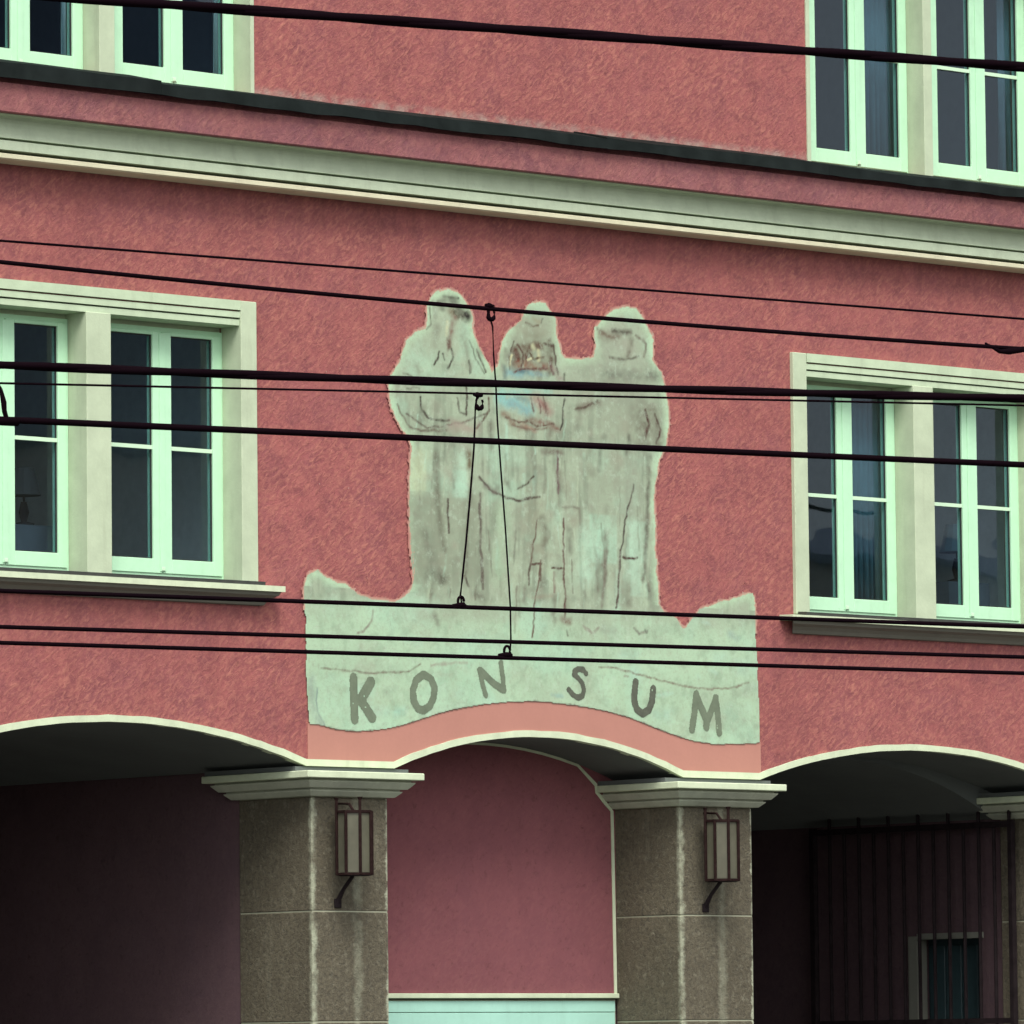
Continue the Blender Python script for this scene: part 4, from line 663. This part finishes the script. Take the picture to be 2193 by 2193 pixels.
# edge: paler scraped rim, then a pinkish feathered halo on the stucco
rim = (np.clip((.99-soft2)/.38, 0, 1)*(ins > .5)*(Z > 5.45)*np.clip(.5+1.4*(fbm(X, Z, .12, 88)-.25), .3, 1))[..., None]
colr = colr*(1-.75*rim)+lc((188, 220, 180))*.75*rim
brk = .55+.9*(fbm(X, Z, .03, 77, 3)-.3)
jx = X+.030*(fbm(X, Z, .06, 31)-.5); jz = Z+.030*(fbm(X, Z, .06, 37)-.5)
flk = np.clip((fbm(X, Z, .045, 131, 5)-.30)*3.2, 0, 1); flk2 = np.clip((fbm(X, Z, .02, 141, 3, .09)-.25)*2.6, .15, 1)
for x0_, x1_, z0_, z1_, c_, a_ in ((-.97, -.66, 5.5, 6.135, (140, 150, 127), .55), (-.66, -.36, 5.5, 6.105, (146, 156, 132), .5), (-.37, -.27, 5.6, 6.09, (134, 142, 120), .45), (-.96, -.80, 6.14, 6.36, (190, 202, 164), .5), (-.56, -.42, 6.11, 6.30, (172, 214, 186), .55), (.72, .98, 5.72, 6.06, (172, 212, 182), .5), (1.10, 1.27, 5.5, 6.03, (176, 214, 186), .45), (.55, .72, 5.88, 6.02, (150, 152, 130), .4)):
    ed = .006*(fbm(X, Z, .05, 19)-.5)
    k_ = np.clip((np.minimum(np.minimum(X-x0_, x1_-X)*1.0, np.minimum(Z-z0_, z1_-Z))+ed)/.012+.5, 0, 1)*a_*(.55+.7*(fbm(X, Z, .1, 29)-.1))
    k_ = np.clip(k_, 0, 1)[..., None]; colr = colr*(1-k_)+lc(c_)*k_
rs_ = random.Random(5); extra = []
for _ in range(150):                                    # faded brush marks and flaked streaks of the robes
    x = rs_.uniform(-.9, 1.32); z = rs_.uniform(5.45, 6.75); ln = rs_.uniform(.05, .32)
    extra.append([[[x, z], [x+rs_.uniform(-.03, .03), z-ln]], rs_.choice((.008, .012, .02, .04)), rs_.choice(((120, 112, 96), (130, 134, 114), (185, 205, 172), (110, 88, 74), (150, 158, 136), (176, 214, 186))), rs_.uniform(.2, .55)])
for _ in range(110):
    x = rs_.uniform(-1.1, 1.45); z = rs_.uniform(5.5, 7.4); r = rs_.uniform(.0, .07); a_ = rs_.uniform(0, 6.3)
    extra.append([[[x, z], [x+r*cos(a_), z+r*sin(a_)]], rs_.choice((.02, .04, .07)), rs_.choice(((128, 124, 106), (150, 140, 122), (188, 214, 178), (140, 150, 128), (165, 150, 132))), rs_.uniform(.15, .4)])
for _ in range(70):
    x = rs_.uniform(-1.85, 2.3); z = rs_.uniform(4.6, 5.4); r = rs_.uniform(.0, .16)
    extra.append([[[x, z], [x+r, z+rs_.uniform(-.02, .02)]], rs_.choice((.02, .05, .08)), rs_.choice(((150, 172, 146), (160, 160, 140), (186, 220, 184), (176, 214, 190))), rs_.uniform(.15, .4)])
for pts, wd, c, a in extra+GEN['strokes']:
    thin = wd < .02; wd = wd*(.52 if thin else .60)
    xs_ = [p[0] for p in pts]; zs_ = [p[1] for p in pts]; pad = wd*2+.03
    i0, i1 = np.searchsorted(gx, (min(xs_)-pad, max(xs_)+pad)); j0, j1 = np.searchsorted(gz, (min(zs_)-pad, max(zs_)+pad))
    if i1-i0 < 2 or j1-j0 < 2: continue
    sl = np.s_[i0:i1, j0:j1]
    d = poly_dist(jx[sl], jz[sl], pts)
    fe = max(.005, wd*(.4 if thin else .8))
    al = np.minimum(1, np.clip((wd+fe-d)/(2*fe), 0, 1)*a*(1.6*(.42+.58*flk2[sl]) if thin else 1.3*(.42+.58*flk[sl])))
    cc = lc(c)*(.70 if sum(c) < 400 else 1)
    colr[sl] = colr[sl]*(1-al[..., None])+cc*al[..., None]
colr = np.clip(colr, .01, .93)
halo = (soft > .16+.5*(fbm(X, Z, .022, 51, 2)-.5)) & (ins < .5) & (Z > 5.28)
hm = np.clip((soft-.12)/.33, 0, 1)[..., None]
hc = (lc((172, 103, 98))*(1-hm)+lc((192, 152, 132))*hm)*(.85+.35*fbm(X, Z, .03, 91, 3))[..., None]
colr = np.where((ins < .5)[..., None], hc, colr)
cell = ((ins > .5) | halo)
keep = cell[:-1, :-1] & cell[1:, :-1] & cell[:-1, 1:] & cell[1:, 1:]
mural = sheet('mural', keep, X, Z, -.011, colr, m_paint('faded_mural_paint'))
tag(mural, 'faded grey-green mural of three robed figures on a lettered scroll, painted on the red wall', 'mural')
# letters
letmat = m_plaster('faded_letter_paint', alb(116, 128, 106), .18, .3, 14, .05)
letdark = m_plaster('dark_letter_paint', alb(96, 100, 86), .25, .35, 22, .05)
for k, sts in enumerate(GEN['letters']):
    pts = [p for s in sts for p in s[0]]
    ax = np.arange(min(p[0] for p in pts)-.05, max(p[0] for p in pts)+.05, .0045); az = np.arange(min(p[1] for p in pts)-.05, max(p[1] for p in pts)+.05, .0045)
    LX, LZ = np.meshgrid(ax, az, indexing='ij')
    jx2 = LX+.008*(fbm(LX, LZ, .03, 5+k)-.5); jz2 = LZ+.008*(fbm(LX, LZ, .03, 8+k)-.5)
    msk = np.zeros(LX.shape, bool)
    for p, hw in sts: msk |= poly_dist(jx2, jz2, p) < hw*1.40
    msk &= fbm(LX, LZ, .025, 70+k, 3) < .86
    kp = msk[:-1, :-1] & msk[1:, :-1] & msk[:-1, 1:] & msk[1:, 1:]
    o = sheet('letter', kp, LX, LZ, -.0125, None, letdark if k in (3, 4) else letmat)
    o.parent = mural

# ------------------------------------------------------------------ wall lanterns
def lantern(x, label):
    cy = -.150; z0, z1, R = 3.520, 3.938, .124
    root = tag(empty('wall_lantern', (x, .03, 3.3)), label, 'lantern', 'lanterns on the arcade pillars')
    inv = Matrix.Translation((-x, -.03, -3.3))
    def p(name, bm, mat, smooth=False):
        o = obj(name, bm, mat, smooth=smooth); o.parent = root; o.matrix_parent_inverse = inv; return o
    ang = [radians(22.5+45*k) for k in range(8)]
    V = [(x+R*cos(a), cy+R*sin(a)) for a in ang]
    for a, b in zip(V, V[1:]+V[:1]):
        bm = B(); q = []
        for (vx, vy) in (a, b):
            ix, iy = x+(vx-x)*.93, cy+(vy-cy)*.93
            q.append([bm.verts.new(w) for w in ((ix, iy, z0+.012), (ix, iy, z1-.012), (x+(ix-x)*.96, cy+(iy-cy)*.96, z1-.012), (x+(ix-x)*.96, cy+(iy-cy)*.96, z0+.012))])
        for k in range(4): bm.faces.new((q[0][k], q[1][k], q[1][(k+1) % 4], q[0][(k+1) % 4]))
        bm.faces.new(q[0][::-1]); bm.faces.new(q[1]); bmesh.ops.recalc_face_normals(bm, faces=bm.faces[:])
        p('pane', bm, 'milk')
    for k, (vx, vy) in enumerate(V):
        top = z1+(.075 if k in (3, 5) else .004)
        bm = tube(B(), [(vx, vy, z0-.004), (vx, vy, top)], .011, 6)
        p('bar', bm, 'rust')
        if k in (3, 5): p('finial', tube(B(), [(vx, vy, top), (vx, vy, top+.02)], [.011, .02], 6), 'rust')
    for zz, th in ((z0-.006, .016), (z1-.008, .016)):
        bm = B(); 
        for s in (1.03, .86):
            pass
        lo = [[bm.verts.new((x+(vx-x)*s, cy+(vy-cy)*s, z)) for vx, vy in V] for s, z in ((1.04, zz), (1.04, zz+th), (.88, zz+th), (.88, zz))]
        for r in range(4):
            a, b = lo[r], lo[(r+1) % 4]
            for k in range(8): bm.faces.new((a[k], a[(k+1) % 8], b[(k+1) % 8], b[k]))
        bmesh.ops.recalc_face_normals(bm, faces=bm.faces[:])
        p('hoop', bm, 'rust')
    bm = B(); a = [bm.verts.new((x+(vx-x)*.87, cy+(vy-cy)*.87, z0-.010)) for vx, vy in V]; b = [bm.verts.new((x+(vx-x)*.87, cy+(vy-cy)*.87, z0+.01)) for vx, vy in V]
    for k in range(8): bm.faces.new((a[k], a[(k+1) % 8], b[(k+1) % 8], b[k]))
    bm.faces.new(a[::-1]); bm.faces.new(b); bmesh.ops.recalc_face_normals(bm, faces=bm.faces[:])
    p('base', bm, 'iron')
    p('strut', tube(B(), [(x+.01, cy+.03, z0-.008), (x+.005, -.03, 3.425), (x, .032, 3.335)], [.013, .013, .019], 6), 'iron')
    p('wall_plate', bbox(x-.03, x+.03, .016, .031, 3.302, 3.362, .004), 'iron')
    p('stay', tube(B(), [(x, cy, z1+.0), (x, cy+.05, z1+.055), (x, .031, z1+.062)], .009, 6), 'rust')
lantern(-1.592, 'eight-sided rusty lantern on the left pillar, beside the red niche')
lantern(1.826, 'eight-sided rusty lantern on the right pillar, beside the dark gated passage')

# ------------------------------------------------------------------ iron gate standing open along the right passage wall
gate = tag(empty('iron_gate', (5.5, .66, GZ)), 'dark iron bar gate standing open in the right passage', 'gate')
ginv = Matrix.Translation((-5.5, -.66, -GZ))
def gp(name, bm):
    o = obj(name, bm, 'iron'); o.parent = gate; o.matrix_parent_inverse = ginv
for k in range(14):
    y = .55+k*.158
    gp('bar', tube(B(), [(5.50, y, GZ+.05), (5.50, y, 4.02)], .014, 6))
    if k % 2 == 0: gp('spike', tube(B(), [(5.50, y, 4.031), (5.50, y, 4.10), (5.50, y, 4.13)], [.014, .014, .002], 6))
gp('rail', bbox(5.482, 5.518, .53, 2.63, 3.985, 4.03)); gp('rail', bbox(5.486, 5.514, .53, 2.63, 2.52, 2.56)); gp('rail', bbox(5.486, 5.514, .53, 2.63, GZ+.1, GZ+.16))
gp('gate_stile', bbox(5.478, 5.522, 2.60, 2.65, GZ+.04, 4.04)); gp('gate_stile', bbox(5.478, 5.522, .51, .55, GZ+.04, 4.04))

# ------------------------------------------------------------------ curtains behind the panes
def curtain(x0, x1, z0, z1, y, label, mat):
    bm = B(); n = max(6, int((x1-x0)/.012)); prev = None
    for k in range(n+1):
        x = x0+(x1-x0)*k/n; yy = y+.018*sin(k*1.35)+.006*sin(k*.6+1)
        q = [bm.verts.new(p) for p in ((x, yy, z0), (x, yy, z1), (x, yy+.006, z1), (x, yy+.006, z0))]
        if prev:
            for i in range(4): bm.faces.new((prev[i], q[i], q[(i+1) % 4], prev[(i+1) % 4]))
        prev = q
    bmesh.ops.recalc_face_normals(bm, faces=bm.faces[:])
    return tag(obj('curtain', bm, mat, smooth=True), label, 'curtain', 'curtains inside the windows')
curtain(-3.705, -3.672, 8.76, 10.39, .275, 'narrow pale curtain edge in the far left upper casements', 'curtain')
curtain(-2.405, -2.375, 8.76, 10.39, .275, 'narrow pale curtain edge in the upper left window nearest the bare wall', 'curtain')
curtain(3.70, 4.16, 8.76, 10.39, .30, 'dull teal curtain in the upper right window, left pair', 'blind')
curtain(5.24, 5.345, 8.76, 10.39, .285, 'narrow dull teal curtain at the right picture edge in the upper right window', 'blind')
curtain(3.56, 3.96, 5.5, 7.15, .30, 'dull teal curtain in the lower right window, left pair', 'blind')

# ------------------------------------------------------------------ lamps standing inside the lower windows
def lathe(pts, n=14):
    bm = B(); rs = [[bm.verts.new((r*cos(2*pi*k/n), r*sin(2*pi*k/n), z)) for k in range(n)] for r, z in pts]
    for a, b in zip(rs, rs[1:]):
        for k in range(n): bm.faces.new((a[k], a[(k+1) % n], b[(k+1) % n], b[k]))
    bm.faces.new(rs[0][::-1]); bm.faces.new(rs[-1]); return bm
def lamp(x, y, z, s, shade, label):
    root = tag(empty('table_lamp', (x, y, z)), label, 'lamp', 'lamps inside the lower windows')
    for nm, pts, mt in (('base', ((.07, 0), (.07, .015), (.02, .03), (.035, .09), (.02, .16)), 'iron'), ('stem', ((.008, .161), (.008, .235)), 'iron'), ('shade', ((.115, .20), (.07, .38), (.068, .38), (.113, .20)), shade)):
        o = obj(nm, lathe([(r*s, q*s) for r, q in pts]), shade if nm == 'shade' else mt, smooth=nm != 'shade'); o.parent = root
    st_ = obj('stand', bbox(-.22, .22, -.12, .12, -(z-4.69)+.002, -.002), 'room'); st_.parent = root
lamp(-3.77, .62, 5.80, 1.0, 'mortar_dark', 'dark shaded lamp behind the far left lower pane')
lamp(5.06, .62, 5.80, 1.15, 'blind', 'dull teal shaded lamp behind the right pair of the lower right window')

# ------------------------------------------------------------------ overhead wires in the street
wt = Vector(GEN['wt']); wp0 = Vector(GEN['wp'])
def wpos(s, z, off=0): 
    q = wp0+wt*s; return Vector((q.x, q.y, z))+Vector((wt.y, -wt.x, 0))*off
def wire_curve(pts, deg):
    s = np.array([p[0] for p in pts]); z = np.array([p[1] for p in pts])
    c = np.polyfit(s, z, deg)
    def f(v):
        e0, e1 = s[0]-1.0, s[-1]+1.0
        vc = min(max(v, e0), e1); dz = np.polyval(np.polyder(c), vc)
        return float(np.polyval(c, vc)+dz*(v-vc))
    return f
SS = list(np.linspace(-26, -4.2, 18))+list(np.linspace(-4, 5, 60))+list(np.linspace(5.2, 26, 18))
def wire(key, rad, label, deg=2, off=0, strands=1):
    rad *= .93
    f = wire_curve(GEN['wires'][key], deg)
    if strands == 1:
        o = obj('overhead_wire', tube(B(), [wpos(s, f(s), off) for s in SS], rad, 8), 'wire', smooth=True)
        return tag(o, label, 'wire', 'overhead wires across the street'), f
    root = tag(empty('overhead_cable', wpos(0, f(0), off)), label, 'cable', 'overhead wires across the street')
    fine = list(np.linspace(-26, -4.2, 30))+list(np.linspace(-4, 5, 150))+list(np.linspace(5.2, 26, 30))
    for k in range(strands):
        P = []
        for s in fine:
            a = s*2*pi/1.9+k*2*pi/strands
            P.append(wpos(s, f(s)+rad*.22*sin(a), off+rad*.22*cos(a)))
        o = obj('strand', tube(B(), P, rad*.80, 8), 'wire', smooth=True); o.parent = root
        o.matrix_parent_inverse = Matrix.Translation(-root.location)
    return root, f
wire('w1', .0295, 'thick twisted black cable crossing the upper windows, topmost of all', 1, 0, 2)
wire('w2', .0068, 'thinnest black wire just under the pale cornice', 1, 0)
o3, f3 = wire('w3', .0118, 'black wire passing in front of the three painted heads', 2, 0)
wire('w4', .0245, 'thick doubled black cable across the figures\' shoulders', 2, 0, 2)
o5, f5 = wire('w5', .0060, 'thin black wire close under the thick shoulder-high cable', 1)
o6, f6 = wire('w6', .0175, 'stout black wire across the figures\' waists', 1, 0)
o7, f7 = wire('w7', .0118, 'black wire across the figures\' hems, above the close pair', 1)
wire('w8', .0112, 'upper of the two close black wires above the painted letters', 1, 0)
o9, f9 = wire('w9', .0112, 'lower of the two close black wires above the painted letters', 1)

def hanger(pts, rad, label):
    root = tag(empty('hanger_wire', wpos(*pts[0])), label, 'wire', 'wires hanging between the overhead wires')
    inv = Matrix.Translation(-root.location)
    def p(name, bm):
        o = obj(name, bm, 'wire', smooth=True); o.parent = root; o.matrix_parent_inverse = inv
    p('strand', tube(B(), [wpos(s, z) for s, z in pts], rad, 6))
    s, z = pts[0]
    # looped clamp at the top
    lp = [wpos(s+.020*cos(a)+.012, z-.040+.030*sin(a)) for a in np.linspace(pi*.6, pi*2.2, 12)]
    p('top_loop', tube(B(), lp, [.006]*4+[.012]*5+[.006]*3, 6))
    p('top_clamp', tube(B(), [wpos(s-.022, z+.002), wpos(s, z+.001), wpos(s+.03, z-.001)], [.008, .015, .008], 8))
    s, z = pts[-1]
    lp = [wpos(s-.008+.018*cos(a), z+.022+.026*sin(a)) for a in np.linspace(-.6, pi+.5, 12)]
    p('bottom_loop', tube(B(), lp, .007, 6))
    p('bottom_clamp', tube(B(), [wpos(s-.06, z+.001), wpos(s-.01, z+.004), wpos(s+.02, z+.001)], [.007, .015, .010], 8))
hanger(GEN['drop1'], .0046, 'long thin wire hanging from the head-high wire down to the lowest pair')
hanger(GEN['drop2'], .0052, 'shorter thin wire hanging left of the longer one, down to the hem-high wire')
cl = tag(empty('wire_clamp', wpos(*GEN['clampL'][-1])), 'small black clamp on the waist-high wire at the left picture edge', 'clamp')
cinv = Matrix.Translation(-cl.location)
P = GEN['clampL']
s, z = P[-1]
q = obj('hook', tube(B(), [wpos(P[0][0]-.03, P[0][1]+.05)]+[wpos(*p) for p in P]+[wpos(s+.03, z-.012)], [.006, .009, .014, .012, .012, .016], 6), 'wire', smooth=True); q.parent = cl; q.matrix_parent_inverse = cinv
q = obj('grip', tube(B(), [wpos(s-.14, z-.012), wpos(s+.06, z-.012)], .022, 8), 'wire', smooth=True); q.parent = cl; q.matrix_parent_inverse = cinv
P = GEN['splice']
tag(obj('wire_splice', tube(B(), [wpos(P[0][0], P[0][1]+.0), wpos(P[1][0]-.06, P[1][1]-.004), wpos(P[1][0], P[1][1]), wpos(P[2][0], P[2][1]), wpos(P[2][0]+.2, P[2][1]-.002)], [.006, .012, .019, .016, .012], 8), 'wire', smooth=True), 'small black splice on the head-high wire at the right picture edge', 'clamp')

# ------------------------------------------------------------------ buildings across the square (seen only as reflections; roofs shaped to set the panes' tone)
def opposite(x0, x1, eave, ridge, label, mat):
    cx = (x0+x1)/2
    opp = tag(empty('opposite_building', (cx, -58, GZ)), label, 'building', 'buildings across the square')
    oinv = Matrix.Translation((-cx, 58, -GZ))
    def op(name, bm, mat):
        o = obj(name, bm, mat); o.parent = opp; o.matrix_parent_inverse = oinv; return o
    op('wall', bbox(x0, x1, -66, -56, GZ, eave), mat)
    op('roof', profile_x([(-55.6, eave+.002), (-55.6, eave+.12), (-61, ridge), (-66.4, eave+.12), (-66.4, eave+.002)], x0-.2, x1+.2), 'slate')
    n = int((x1-x0-2)/3.2)
    for fl in range(3):
        for k in range(n):
            x = x0+1.5+k*3.2
            f = op('window', ring(B(), x, x+1.3, 1+fl*3.6, 2.9+fl*3.6, .1, .1, .1, .1, -55.999, -55.93), 'trim')
            q = obj('pane', bbox(x+.1, x+1.2, -55.998, -55.97, 1.1+fl*3.6, 2.8+fl*3.6), 'seal'); q.parent = f
opposite(22, 51.3, 13.2, 22.5, 'ochre slate-roofed building across the square, reflected in the lower left panes', 'opp')
opposite(52, 82, 12.0, 13.1, 'lower ochre slate-roofed building across the square, reflected in the lower right panes', 'opp')

# render defaults
scene.render.engine = 'CYCLES'
scene.cycles.max_bounces = 8; scene.cycles.transparent_max_bounces = 12
